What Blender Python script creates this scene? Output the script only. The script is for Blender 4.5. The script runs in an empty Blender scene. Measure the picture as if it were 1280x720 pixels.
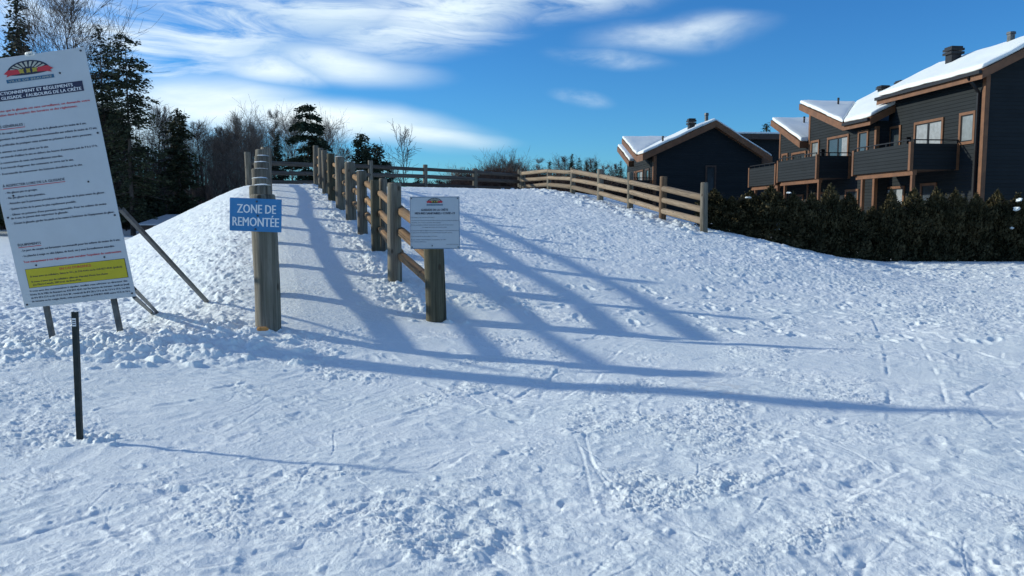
import bpy, bmesh, math, random
import numpy as np
from mathutils import Vector, Matrix, noise as mnoise

S = bpy.context.scene
COL = S.collection
R = math.radians

# ------------------------------------------------------------------ camera
FPX = 985.0                                   # focal length in photo pixels (1280 wide)
PITCH = math.atan(89 / FPX)
CAMZ = 1.55
cd = bpy.data.cameras.new('camera')
cam = bpy.data.objects.new('camera', cd)
COL.objects.link(cam)
cd.sensor_width = 36.0
cd.lens = FPX / 1280 * 36.0
cd.clip_start = 0.05
cd.clip_end = 6000
cam.location = (0, 0, CAMZ)
cam.rotation_euler = (math.pi / 2 - PITCH, 0, 0)
S.camera = cam

# ------------------------------------------------------------------ light, sky, exposure
SUN_EL = R(20.0)
SUN_AZ = R(-75.0)                             # from +Y, negative = to the left
sdir = Vector((math.sin(SUN_AZ) * math.cos(SUN_EL), math.cos(SUN_AZ) * math.cos(SUN_EL), math.sin(SUN_EL)))
sl = bpy.data.lights.new('sun', 'SUN')
sl.energy = 3.3
sl.angle = R(1.3)
sl.color = (1.0, 0.985, 0.85)
so = bpy.data.objects.new('sun', sl)
COL.objects.link(so)
so.rotation_euler = sdir.to_track_quat('Z', 'Y').to_euler()

W = bpy.data.worlds.new('World')
S.world = W
W.use_nodes = True
SKY_STRENGTH = 0.15
S.view_settings.view_transform = 'Standard'
S.view_settings.look = 'None'
S.view_settings.exposure = 0.27
S.view_settings.gamma = 1.0


class NT:
    """small helper to write node trees"""
    def __init__(s, tree):
        s.t = tree
        s.n = tree.nodes
        s.l = tree.links

    def add(s, typ, **kw):
        n = s.n.new(typ)
        for k, v in kw.items():
            setattr(n, k, v)
        return n

    def put(s, sock, v):
        if isinstance(v, bpy.types.NodeSocket):
            s.l.new(v, sock)
        else:
            sock.default_value = v

    def math(s, op, a, b=None, c=None, clamp=False):
        n = s.add('ShaderNodeMath', operation=op, use_clamp=clamp)
        s.put(n.inputs[0], a)
        if b is not None:
            s.put(n.inputs[1], b)
        if c is not None:
            s.put(n.inputs[2], c)
        return n.outputs[0]

    def vmath(s, op, a, b=None):
        n = s.add('ShaderNodeVectorMath', operation=op)
        s.put(n.inputs[0], a)
        if b is not None:
            s.put(n.inputs[1], b)
        return n.outputs[0]

    def noise(s, vec, scale, detail=4, rough=0.5, dist=0.0):
        n = s.add('ShaderNodeTexNoise')
        if vec is not None:
            s.put(n.inputs['Vector'], vec)
        n.inputs['Scale'].default_value = scale
        n.inputs['Detail'].default_value = detail
        n.inputs['Roughness'].default_value = rough
        n.inputs['Distortion'].default_value = dist
        return n

    def mapr(s, v, a, b, c=0.0, d=1.0, smooth=True):
        n = s.add('ShaderNodeMapRange', interpolation_type='SMOOTHSTEP' if smooth else 'LINEAR')
        s.put(n.inputs['Value'], v)
        for k, x in (('From Min', a), ('From Max', b), ('To Min', c), ('To Max', d)):
            n.inputs[k].default_value = x
        return n.outputs[0]

    def mix(s, f, a, b, blend='MIX'):
        n = s.add('ShaderNodeMix', data_type='RGBA', blend_type=blend)
        s.put(n.inputs[0], f)
        s.put(n.inputs[6], a)
        s.put(n.inputs[7], b)
        return n.outputs[2]

    def mapping(s, vec, loc=(0, 0, 0), rot=(0, 0, 0), scale=(1, 1, 1), typ='POINT'):
        n = s.add('ShaderNodeMapping', vector_type=typ)
        s.put(n.inputs['Vector'], vec)
        n.inputs['Location'].default_value = loc
        n.inputs['Rotation'].default_value = rot
        n.inputs['Scale'].default_value = scale
        return n.outputs[0]


def world_nodes():
    t = NT(W.node_tree)
    t.n.clear()
    out = t.add('ShaderNodeOutputWorld')
    bg = t.add('ShaderNodeBackground')
    bg.inputs['Strength'].default_value = SKY_STRENGTH
    sky = t.add('ShaderNodeTexSky', sky_type='NISHITA')
    sky.sun_disc = False
    sky.sun_elevation = SUN_EL
    sky.sun_rotation = SUN_AZ
    sky.altitude = 100
    sky.air_density = 1.0
    sky.dust_density = 0.0
    sky.ozone_density = 1.6
    tc = t.add('ShaderNodeTexCoord')
    d = tc.outputs['Generated']
    sp = t.add('ShaderNodeSeparateXYZ')
    t.put(sp.inputs[0], d)
    az = t.math('MULTIPLY', t.math('ARCTAN2', sp.outputs[0], sp.outputs[1]), 57.2958)
    el = t.math('MULTIPLY', t.math('ARCSINE', sp.outputs[2]), 57.2958)
    cb = t.add('ShaderNodeCombineXYZ')
    t.put(cb.inputs[0], az)
    t.put(cb.inputs[1], el)
    P = cb.outputs[0]                                        # direction in degrees
    warp = t.noise(t.mapping(P, scale=(0.06, 0.12, 1)), 1.0, 3, 0.5)
    wv = t.vmath('SUBTRACT', warp.outputs['Color'], (0.5, 0.5, 0.5))
    PW = t.vmath('ADD', P, t.vmath('MULTIPLY', wv, (7, 3.2, 0)))

    def blob(ca, ce, ra, re, rot, soft=1.0, vec=PW):
        v = t.mapping(vec, loc=(ca, ce, 0), rot=(0, 0, R(rot)), scale=(ra, re, 1), typ='TEXTURE')
        n = t.add('ShaderNodeVectorMath', operation='LENGTH')
        t.put(n.inputs[0], v)
        return t.mapr(n.outputs['Value'], 1.0, 1.0 - soft, 0.0, 1.0)

    def total(lst):
        a = None
        for x in lst:
            a = x if a is None else t.math('MAXIMUM', a, x)
        return a
    # cirrus sheets, upper left
    streak1 = t.noise(t.mapping(PW, rot=(0, 0, R(16)), scale=(0.09, 0.50, 1), typ='POINT'), 1.0, 9, 0.66, 0.7)
    streak2 = t.noise(t.mapping(PW, rot=(0, 0, R(-12)), scale=(0.09, 0.55, 1), typ='POINT'), 1.0, 9, 0.66, 0.6)
    fluff = t.noise(t.mapping(PW, scale=(0.16, 0.35, 1)), 1.0, 8, 0.6)
    m1 = total([blob(-22, 12.2, 10, 5.0, -12, 1), blob(-13, 14.5, 13, 3.8, 6, 1), blob(-31, 13.5, 8, 4.5, 0, 1), blob(-18, 15.5, 16, 3.5, -3, 1), blob(-26, 10.6, 7, 2.6, -16, 1),
                blob(-4, 14.5, 13, 3.0, 11, 1), blob(8, 17.0, 14, 2.2, 9, 1)])
    c1 = t.math('MULTIPLY', m1, t.mapr(streak1.outputs['Fac'], 0.30, 0.60))
    m2 = total([blob(-6, 13.8, 15, 3.6, 12, 1), blob(4, 15.6, 14, 2.6, 9, 1)])
    c2 = t.math('MULTIPLY', m2, t.mapr(streak2.outputs['Fac'], 0.30, 0.60))
    m3 = total([blob(-12.5, 10.3, 9, 1.9, -6, 1), blob(-17, 9.6, 6, 1.4, -4, 1)])
    c3 = t.math('MULTIPLY', m3, t.mapr(fluff.outputs['Fac'], 0.2, 0.52))
    # the long tapering bank low on the left
    m4 = total([blob(-20, 7.4, 10, 2.3, -4, 0.9), blob(-13, 6.6, 14, 1.8, -5, 0.9), blob(-7.5, 5.9, 9, 1.0, -4, 0.9),
                blob(-27, 6, 10, 3.6, 0, 1), blob(-38, 8, 10, 5, 0, 1)])
    c4 = t.math('MULTIPLY', m4, t.mapr(fluff.outputs['Fac'], 0.05, 0.42))
    m5 = total([blob(11.0, 12.6, 7.0, 1.7, 1, 0.95), blob(12.5, 12.9, 4.5, 1.2, 3, 0.9)])
    c5 = t.math('MULTIPLY', m5, t.mapr(fluff.outputs['Fac'], 0.22, 0.70, 0.0, 0.72))
    m6 = total([blob(5.2, 8.1, 3.0, 0.8, -6, 1), blob(-10.5, 3.3, 5, 0.9, 0, 1), blob(7, 11.0, 5, 1.0, -8, 1)])
    c6 = t.math('MULTIPLY', m6, t.mapr(fluff.outputs['Fac'], 0.30, 0.75, 0, 0.6))
    dens = total([c1, c2, c3, c4, c5, c6])
    dens = t.math('MULTIPLY', dens, 0.93)
    shade = t.mapr(t.noise(t.mapping(PW, loc=(3, 1, 0), scale=(0.1, 0.5, 1)), 1.0, 5, 0.6).outputs['Fac'], 0.3, 0.7)
    cloudc = t.mix(shade, (4.4, 5.3, 5.8, 1), (6.0, 6.6, 6.7, 1))
    sat = t.add('ShaderNodeHueSaturation')
    sat.inputs['Saturation'].default_value = 1.2
    t.put(sat.inputs['Color'], sky.outputs[0])
    deep = t.mix(1.0, sat.outputs[0], (0.20, 0.485, 0.785, 1), 'MULTIPLY')
    # unseen broken cloud overhead and behind, added to make the blue fill light whiter
    over = t.math('MAXIMUM', t.mapr(el, 24, 36), t.mapr(sp.outputs[1], 0.35, 0.0))
    over = t.math('MULTIPLY', over, t.mapr(el, -1, 4))
    fill_puffs = t.noise(t.mapping(d, scale=(2.2, 2.2, 3.6)), 1.0, 6, 0.6).outputs['Fac']
    over = t.math('MULTIPLY', over, t.mapr(fill_puffs, 0.47, 0.66, 0.0, 0.5))
    dens = t.math('MAXIMUM', dens, over)
    t.put(bg.inputs['Color'], t.mix(dens, deep, cloudc))
    t.l.new(bg.outputs[0], out.inputs['Surface'])


world_nodes()

# ------------------------------------------------------------------ helpers


def ray(u, v):
    cp, sp = math.cos(PITCH), math.sin(PITCH)
    return Vector((u - 640, FPX * cp + (360 - v) * sp, -FPX * sp + (360 - v) * cp))


def at(u, v, Y):
    """the point at distance Y seen at photo pixel (u, v)"""
    d = ray(u, v)
    return Vector((0, 0, CAMZ)) + d * (Y / d.y)


def smin(a, b, k):
    h = np.clip(0.5 + 0.5 * (b - a) / k, 0, 1)
    return b * (1 - h) + a * h - k * h * (1 - h)


def smax(a, b, k):
    return -smin(-a, -b, k)


def sstep(a, b, x):
    t = np.clip((x - a) / (b - a), 0, 1)
    return t * t * (3 - 2 * t)


def G(x, y):
    """height of the packed snow"""
    x = np.asarray(x, float)
    y = np.asarray(y, float)
    dl = -(x + 0.315 * y) / 1.048                    # distance to the left of the left fence
    xc = np.maximum(x, -0.315 * y + 0.5)
    A = 0.5 + 0.0998 * (y - 12.9) - 0.0722 * (xc + 1.94)
    fall = 0.49 * 0.30 * np.logaddexp(0, (dl - 0.7) / 0.30)
    A = smin(A, 3.0 + 0 * A, 0.5) - fall
    B = 0.5 + 0.0998 * (y - 12.9) - 0.0722 * (np.maximum(x, -4.6) + 1.94)
    k = sstep(7.5, 12.0, y)
    A = B * (1 - k) + A * k
    E = 1.16 - 0.235 * (x - 6.85) + 0.06 * (y - 27)
    A = smin(A, E, 0.35)
    A = smax(A, -0.0 * A, 0.30)
    A = A + 0.085 * np.exp(-((x + 2.83) ** 2 + (y - 9.0) ** 2) / 1.1) - 0.065 * np.exp(-((x + 1.04) ** 2 + (y - 10.6) ** 2) / 1.4)
    return A * (1 - sstep(52, 76, y))


def g(x, y):
    return float(G(x, y))


def hit(u, v, lift=0.0):
    """where the line of sight through photo pixel (u, v) meets the snow"""
    d = ray(u, v)
    d = d / d.y
    y = 2.0
    while y < 80:
        if CAMZ + d.z * y < g(d.x * y, y) + lift:
            break
        y += 0.02
    return Vector((d.x * y, y, CAMZ + d.z * y))


def mesh_np(name, V, F, smooth=False, mi=None):
    """V (n,3), F list of arrays of faces (each (m,k))"""
    me = bpy.data.meshes.new(name)
    V = np.ascontiguousarray(V, np.float32)
    if not isinstance(F, list):
        F = [F]
    F = [np.asarray(f, np.int32) for f in F if len(f)]
    me.vertices.add(len(V))
    me.vertices.foreach_set('co', V.ravel())
    nl = sum(f.size for f in F)
    npoly = sum(len(f) for f in F)
    me.loops.add(nl)
    me.polygons.add(npoly)
    me.loops.foreach_set('vertex_index', np.concatenate([f.ravel() for f in F]))
    starts = []
    o = 0
    for f in F:
        starts.append(o + np.arange(len(f), dtype=np.int32) * f.shape[1])
        o += f.size
    me.polygons.foreach_set('loop_start', np.concatenate(starts).astype(np.int32))
    me.polygons.foreach_set('use_smooth', np.full(npoly, smooth, bool))
    if mi is not None:
        me.polygons.foreach_set('material_index', np.asarray(mi, np.int32))
    me.update(calc_edges=True)
    me.validate()
    return me


def link(name, me, mat=None, parent=None, loc=(0, 0, 0), rot=None):
    o = bpy.data.objects.new(name, me)
    COL.objects.link(o)
    o.location = loc
    if rot is not None:
        o.rotation_euler = rot
    if parent is not None:
        o.parent = parent
    if mat is not None and me is not None:
        for m in (mat if isinstance(mat, (list, tuple)) else [mat]):
            me.materials.append(m)
    return o


def thing(name, label, cat, loc=(0, 0, 0), rot=(0, 0, 0), group=None):
    o = bpy.data.objects.new(name, None)
    COL.objects.link(o)
    o.location = loc
    o.rotation_euler = rot
    o.empty_display_size = 0.3
    tag(o, label, cat, group)
    return o


def tag(o, label=None, cat=None, group=None, kind=None):
    if label:
        o['label'] = label
    if cat:
        o['category'] = cat
    if group:
        o['group'] = group
    if kind:
        o['kind'] = kind
    return o


def dup(root, loc, rz=0.0, sc=1.0, label=None, group=None, sz=None):
    r = root.copy()
    COL.objects.link(r)
    r.location = loc
    r.rotation_euler = (0, 0, rz)
    r.scale = (sc, sc, sz if sz else sc)
    if label:
        r['label'] = label
    if group:
        r['group'] = group
    for ch in list(root.children):
        c = ch.copy()
        COL.objects.link(c)
        c.parent = r
        for gg in ch.children:
            d = gg.copy()
            COL.objects.link(d)
            d.parent = c
    return r


class MB:
    """collects faces of ONE mesh"""
    def __init__(s):
        s.v = []
        s.f = []

    def add(s, vs, fs):
        o = len(s.v)
        s.v += [tuple(v) for v in vs]
        s.f += [tuple(i + o for i in f) for f in fs]

    def box(s, x0, x1, y0, y1, z0, z1):
        s.add([(x0, y0, z0), (x1, y0, z0), (x1, y1, z0), (x0, y1, z0), (x0, y0, z1), (x1, y0, z1), (x1, y1, z1), (x0, y1, z1)],
              [(3, 2, 1, 0), (4, 5, 6, 7), (0, 1, 5, 4), (1, 2, 6, 5), (2, 3, 7, 6), (3, 0, 4, 7)])

    def prism(s, pts, off):
        """closed solid between polygon pts and pts+off"""
        n = len(pts)
        a = [Vector(p) for p in pts]
        b = [p + Vector(off) for p in a]
        s.add(a + b, [tuple(range(n - 1, -1, -1)), tuple(range(n, 2 * n))] + [(i, (i + 1) % n, n + (i + 1) % n, n + i) for i in range(n)])

    def beam(s, p0, p1, w, h, up=(0, 0, 1)):
        p0, p1 = Vector(p0), Vector(p1)
        d = (p1 - p0).normalized()
        sx = d.cross(Vector(up)).normalized() * w / 2
        sy = sx.cross(d).normalized() * h / 2
        c = [(-1, -1), (1, -1), (1, 1), (-1, 1)]
        s.add([p0 + sx * a + sy * b for a, b in c] + [p1 + sx * a + sy * b for a, b in c],
              [(0, 1, 2, 3), (7, 6, 5, 4), (0, 4, 5, 1), (1, 5, 6, 2), (2, 6, 7, 3), (3, 7, 4, 0)])

    def tube(s, p0, p1, r0, r1, n=10):
        p0, p1 = Vector(p0), Vector(p1)
        d = (p1 - p0).normalized()
        a = d.orthogonal().normalized()
        b = d.cross(a)
        vs = []
        for p, r in ((p0, r0), (p1, r1)):
            for i in range(n):
                t = 2 * math.pi * i / n
                vs.append(p + a * math.cos(t) * r + b * math.sin(t) * r)
        s.add(vs, [tuple(range(n - 1, -1, -1)), tuple(range(n, 2 * n))] + [(i, (i + 1) % n, n + (i + 1) % n, n + i) for i in range(n)])

    def build(s, name, mat, parent=None, loc=(0, 0, 0), rot=None, bevel=0.0, seg=2, smooth=False):
        me = bpy.data.meshes.new(name)
        me.from_pydata([tuple(v) for v in s.v], [], s.f)
        bm = bmesh.new()
        bm.from_mesh(me)
        bmesh.ops.recalc_face_normals(bm, faces=bm.faces)
        if bevel:
            bmesh.ops.bevel(bm, geom=list(bm.edges), offset=bevel, segments=seg, profile=0.5, affect='EDGES', clamp_overlap=True)
        for f in bm.faces:
            f.smooth = smooth
        bm.to_mesh(me)
        bm.free()
        return link(name, me, mat, parent, loc, rot)


# ------------------------------------------------------------------ materials
def mat_new(name):
    m = bpy.data.materials.new(name)
    m.use_nodes = True
    t = NT(m.node_tree)
    b = t.n['Principled BSDF']
    return m, t, b


def flat(name, c, rough=0.6, metal=0.0, var=0.15, scale=6.0, spec=0.4, bump=0.0):
    m, t, b = mat_new(name)
    tc = t.add('ShaderNodeTexCoord').outputs['Object']
    n = t.noise(tc, scale, 5, 0.6)
    f = t.mapr(n.outputs['Fac'], 0.3, 0.7)
    lo = tuple(x * (1 - var) for x in c) + (1,)
    hi = tuple(min(1, x * (1 + var)) for x in c) + (1,)
    t.put(b.inputs['Base Color'], t.mix(f, lo, hi))
    b.inputs['Roughness'].default_value = rough
    b.inputs['Metallic'].default_value = metal
    b.inputs['Specular IOR Level'].default_value = spec
    if bump:
        bp = t.add('ShaderNodeBump')
        bp.inputs['Strength'].default_value = 1
        bp.inputs['Distance'].default_value = bump
        t.put(bp.inputs['Height'], n.outputs['Fac'])
        t.l.new(bp.outputs[0], b.inputs['Normal'])
    return m


def wood(name, c0, c1, c2, knots=True):
    """round timber whose grain runs along local z"""
    m, t, b = mat_new(name)
    tc = t.add('ShaderNodeTexCoord').outputs['Object']
    oi = t.add('ShaderNodeObjectInfo').outputs['Random']
    offs = t.add('ShaderNodeCombineXYZ')
    t.put(offs.inputs[0], t.math('MULTIPLY', oi, 37.0))
    t.put(offs.inputs[2], t.math('MULTIPLY', oi, 91.0))
    v = t.vmath('ADD', tc, offs.outputs[0])
    grain = t.noise(t.mapping(v, scale=(26, 26, 1.1)), 1.0, 6, 0.65, 0.4).outputs['Fac']
    blot = t.noise(t.mapping(v, scale=(3.0, 3.0, 1.2)), 1.0, 5, 0.6).outputs['Fac']
    crack = t.noise(t.mapping(v, scale=(15, 15, 0.35)), 1.0, 3, 0.5, 0.2).outputs['Fac']
    col = t.mix(t.mapr(grain, 0.3, 0.7), c0 + (1,), c1 + (1,))
    col = t.mix(t.mapr(blot, 0.42, 0.72, 0, 0.75), col, c2 + (1,))
    bright = t.math('ADD', t.math('MULTIPLY', oi, 0.5), 0.75)
    hsv = t.add('ShaderNodeHueSaturation')
    t.put(hsv.inputs['Value'], bright)
    t.put(hsv.inputs['Color'], col)
    col = hsv.outputs[0]
    ck = t.mapr(crack, 0.62, 0.68)
    col = t.mix(t.math('MULTIPLY', ck, 0.7), col, (0.03, 0.024, 0.018, 1))
    if knots:
        vo = t.add('ShaderNodeTexVoronoi')
        t.put(vo.inputs['Vector'], t.mapping(v, scale=(4.5, 4.5, 2.6)))
        vo.inputs['Scale'].default_value = 1.0
        kn = t.mapr(vo.outputs['Distance'], 0.16, 0.09)
        col = t.mix(t.math('MULTIPLY', kn, 0.75), col, (0.045, 0.03, 0.02, 1))
    t.put(b.inputs['Base Color'], col)
    b.inputs['Roughness'].default_value = 0.85
    b.inputs['Specular IOR Level'].default_value = 0.2
    h = t.math('SUBTRACT', t.math('MULTIPLY', grain, 0.6), ck)
    bp = t.add('ShaderNodeBump')
    bp.inputs['Strength'].default_value = 0.8
    bp.inputs['Distance'].default_value = 0.012
    t.put(bp.inputs['Height'], h)
    t.l.new(bp.outputs[0], b.inputs['Normal'])
    return m


def snow_mat(name='snow', fine=True):
    m, t, b = mat_new(name)
    geo = t.add('ShaderNodeTexCoord').outputs['Object']
    n1 = t.noise(geo, 0.7, 5, 0.6).outputs['Fac']
    col = t.mix(t.mapr(n1, 0.35, 0.65), (0.82, 0.87, 0.855, 1), (0.86, 0.895, 0.88, 1))
    if fine:                                                     # faint brown stain of trodden dirt
        sp = t.vmath('SUBTRACT', geo, (1.88, 7.05, 0.0))
        ln = t.add('ShaderNodeVectorMath', operation='LENGTH')
        t.put(ln.inputs[0], t.vmath('MULTIPLY', sp, (1.0, 1.0, 0.0)))
        msk = t.math('MULTIPLY', t.mapr(ln.outputs['Value'], 0.55, 0.05), t.mapr(t.noise(geo, 9, 4, 0.7).outputs['Fac'], 0.45, 0.7))
        col = t.mix(t.math('MULTIPLY', msk, 0.5), col, (0.42, 0.36, 0.33, 1))
    t.put(b.inputs['Base Color'], col)
    b.inputs['Roughness'].default_value = 0.55
    b.inputs['Specular IOR Level'].default_value = 0.25
    n2 = t.noise(geo, 38, 5, 0.65).outputs['Fac']
    n3 = t.noise(geo, 150, 3, 0.6).outputs['Fac']
    h = t.math('ADD', t.math('MULTIPLY', n2, 0.012), t.math('MULTIPLY', n3, 0.0045))
    bp = t.add('ShaderNodeBump')
    bp.inputs['Strength'].default_value = 0.75
    bp.inputs['Distance'].default_value = 1.0
    t.put(bp.inputs['Height'], h)
    t.l.new(bp.outputs[0], b.inputs['Normal'])
    return m


def siding(name, c, pitch=0.17):
    m, t, b = mat_new(name)
    tc = t.add('ShaderNodeTexCoord').outputs['Object']
    sp = t.add('ShaderNodeSeparateXYZ')
    t.put(sp.inputs[0], tc)
    zz = t.math('DIVIDE', sp.outputs[2], pitch)
    fr = t.math('FRACT', zz)
    row = t.math('FLOOR', zz)
    cb = t.add('ShaderNodeCombineXYZ')
    t.put(cb.inputs[0], t.math('MULTIPLY', sp.outputs[0], 0.25))
    t.put(cb.inputs[1], t.math('MULTIPLY', sp.outputs[1], 0.25))
    t.put(cb.inputs[2], t.math('MULTIPLY', row, 7.3))
    tone = t.noise(cb.outputs[0], 1.0, 2, 0.5).outputs['Fac']
    f = t.noise(tc, 1.3, 4, 0.6).outputs['Fac']
    tf = t.math('ADD', t.math('MULTIPLY', tone, 0.6), t.math('MULTIPLY', f, 0.4))
    t.put(b.inputs['Base Color'], t.mix(t.mapr(tf, 0.3, 0.7), tuple(x * 0.85 for x in c) + (1,), tuple(x * 1.15 for x in c) + (1,)))
    b.inputs['Roughness'].default_value = 0.7
    b.inputs['Specular IOR Level'].default_value = 0.12
    prof = t.math('SUBTRACT', 1.0, fr)
    edge = t.mapr(fr, 0.0, 0.10)
    bp = t.add('ShaderNodeBump')
    bp.inputs['Strength'].default_value = 1.0
    bp.inputs['Distance'].default_value = 0.03
    t.put(bp.inputs['Height'], t.math('MULTIPLY', prof, edge))
    t.l.new(bp.outputs[0], b.inputs['Normal'])
    return m


def leaf_mat(name, c0, c1):
    m, t, b = mat_new(name)
    tc = t.add('ShaderNodeTexCoord').outputs['Object']
    n = t.noise(tc, 1.6, 4, 0.6).outputs['Fac']
    oi = t.add('ShaderNodeObjectInfo').outputs['Random']
    f = t.math('ADD', t.mapr(n, 0.35, 0.65, 0, 0.8), t.math('MULTIPLY', oi, 0.25), clamp=True)
    t.put(b.inputs['Base Color'], t.mix(f, c0 + (1,), c1 + (1,)))
    b.inputs['Roughness'].default_value = 0.75
    b.inputs['Specular IOR Level'].default_value = 0.15
    return m


M = {}
M['snow'] = snow_mat()
M['snowcap'] = snow_mat('snow_cap', False)
M['post'] = wood('weathered_post', (0.085, 0.073, 0.057), (0.27, 0.238, 0.19), (0.135, 0.126, 0.09))
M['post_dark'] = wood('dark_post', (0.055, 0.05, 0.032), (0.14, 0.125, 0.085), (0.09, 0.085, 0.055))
M['post_brown'] = wood('brown_post', (0.10, 0.06, 0.035), (0.22, 0.14, 0.085), (0.12, 0.085, 0.055))
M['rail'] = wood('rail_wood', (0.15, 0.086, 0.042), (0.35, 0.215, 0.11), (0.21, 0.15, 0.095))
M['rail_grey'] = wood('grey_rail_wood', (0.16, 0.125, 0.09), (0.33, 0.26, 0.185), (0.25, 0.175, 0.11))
M['rail_shaded'] = wood('shaded_rail_wood', (0.06, 0.052, 0.045), (0.13, 0.115, 0.10), (0.09, 0.08, 0.07))  # shade on the unlit side of the top rails, put into the wood colour
M['sign_white'] = flat('sign_white', (0.50, 0.53, 0.55), 0.45, var=0.04, scale=2.0)
M['navy'] = flat('sign_navy', (0.018, 0.022, 0.06), 0.5, var=0.05)
M['ink'] = flat('sign_ink', (0.025, 0.028, 0.05), 0.6, var=0.02)
M['red'] = flat('sign_red', (0.55, 0.035, 0.05), 0.5, var=0.05)
M['yellow'] = flat('sign_yellow', (0.52, 0.43, 0.015), 0.5, var=0.04)
M['teal'] = flat('sign_teal', (0.03, 0.12, 0.22), 0.5, var=0.05)
M['blue'] = flat('sign_blue', (0.040, 0.20, 0.42), 0.45, var=0.08, scale=5)
M['ochre'] = flat('emblem_ochre', (0.38, 0.29, 0.04), 0.5, var=0.2)
M['white'] = flat('white_paint', (0.80, 0.80, 0.80), 0.5, var=0.03)
M['cream'] = flat('cream_paint', (0.45, 0.44, 0.36), 0.5, var=0.05)
M['galv'] = flat('galvanised_steel', (0.11, 0.12, 0.125), 0.5, 0.6, var=0.3, scale=9)
M['steel_dark'] = flat('dark_green_steel', (0.018, 0.024, 0.022), 0.5, 0.3, var=0.3, scale=14)
M['bolt'] = flat('bolt_steel', (0.10, 0.10, 0.11), 0.4, 0.8)
M['siding'] = siding('dark_siding', (0.019, 0.023, 0.0255), 0.15)
M['trim'] = flat('brown_trim', (0.17, 0.075, 0.034), 0.6, var=0.2, scale=2.5)
M['trim_dark'] = flat('dark_trim', (0.06, 0.034, 0.024), 0.6, var=0.2)
M['black'] = flat('black_metal', (0.014, 0.014, 0.016), 0.45, 0.2, var=0.2)
M['pane'] = flat('window_glass', (0.045, 0.055, 0.06), 0.06, var=0.35, scale=0.9, spec=0.7)
M['pane_pale'] = flat('pale_glass', (0.23, 0.25, 0.25), 0.12, var=0.2, scale=1.4, spec=0.6)  # glass with a paler grey base colour
M['curtain'] = flat('curtain_cloth', (0.30, 0.32, 0.33), 0.8, var=0.15, scale=5)
M['bark'] = flat('grey_bark', (0.085, 0.07, 0.06), 0.9, var=0.35, scale=3, spec=0.1)
M['twig'] = flat('twig_bark', (0.125, 0.10, 0.085), 0.9, var=0.3, scale=1, spec=0.1)
M['twig_pale'] = flat('pale_twig_bark', (0.24, 0.205, 0.17), 0.9, var=0.3, scale=1, spec=0.1)
M['brush'] = flat('brush_twig', (0.10, 0.065, 0.05), 0.9, var=0.3, scale=1, spec=0.1)
M['needle'] = leaf_mat('spruce_needles', (0.014, 0.023, 0.014), (0.060, 0.078, 0.046))
M['needle2'] = leaf_mat('pine_needles', (0.018, 0.024, 0.013), (0.078, 0.084, 0.046))
M['cedar'] = leaf_mat('cedar_leaves', (0.020, 0.022, 0.010), (0.105, 0.084, 0.040))


# ------------------------------------------------------------------ the snow (one sheet to the horizon)
PERM = np.random.RandomState(5).permutation(256)
PERM = np.concatenate([PERM, PERM]).astype(np.int32)
GX = np.cos(np.arange(16) * math.pi / 8).astype(np.float32)
GY = np.sin(np.arange(16) * math.pi / 8).astype(np.float32)


def pnoise(x, y, seed=0):
    x = np.asarray(x, np.float32) + seed * 17.31
    y = np.asarray(y, np.float32) + seed * 9.77
    xf = np.floor(x)
    yf = np.floor(y)
    xi = xf.astype(np.int32) & 255
    yi = yf.astype(np.int32) & 255
    fx = x - xf
    fy = y - yf
    u = fx * fx * fx * (fx * (fx * 6 - 15) + 10)
    v = fy * fy * fy * (fy * (fy * 6 - 15) + 10)

    def gr(ix, iy, dx, dy):
        h = PERM[PERM[ix & 255] + (iy & 255)] & 15
        return GX[h] * dx + GY[h] * dy
    a = gr(xi, yi, fx, fy)
    b = gr(xi + 1, yi, fx - 1, fy)
    c = gr(xi, yi + 1, fx, fy - 1)
    d = gr(xi + 1, yi + 1, fx - 1, fy - 1)
    return ((a * (1 - u) + b * u) * (1 - v) + (c * (1 - u) + d * u) * v) * 1.5


def fbm(x, y, s, octv=3, seed=0, rough=0.5):
    r = 0
    amp = 1.0
    for k in range(octv):
        r = r + amp * pnoise(x * s, y * s, seed + k)
        s *= 2.03
        amp *= rough
    return r


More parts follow.
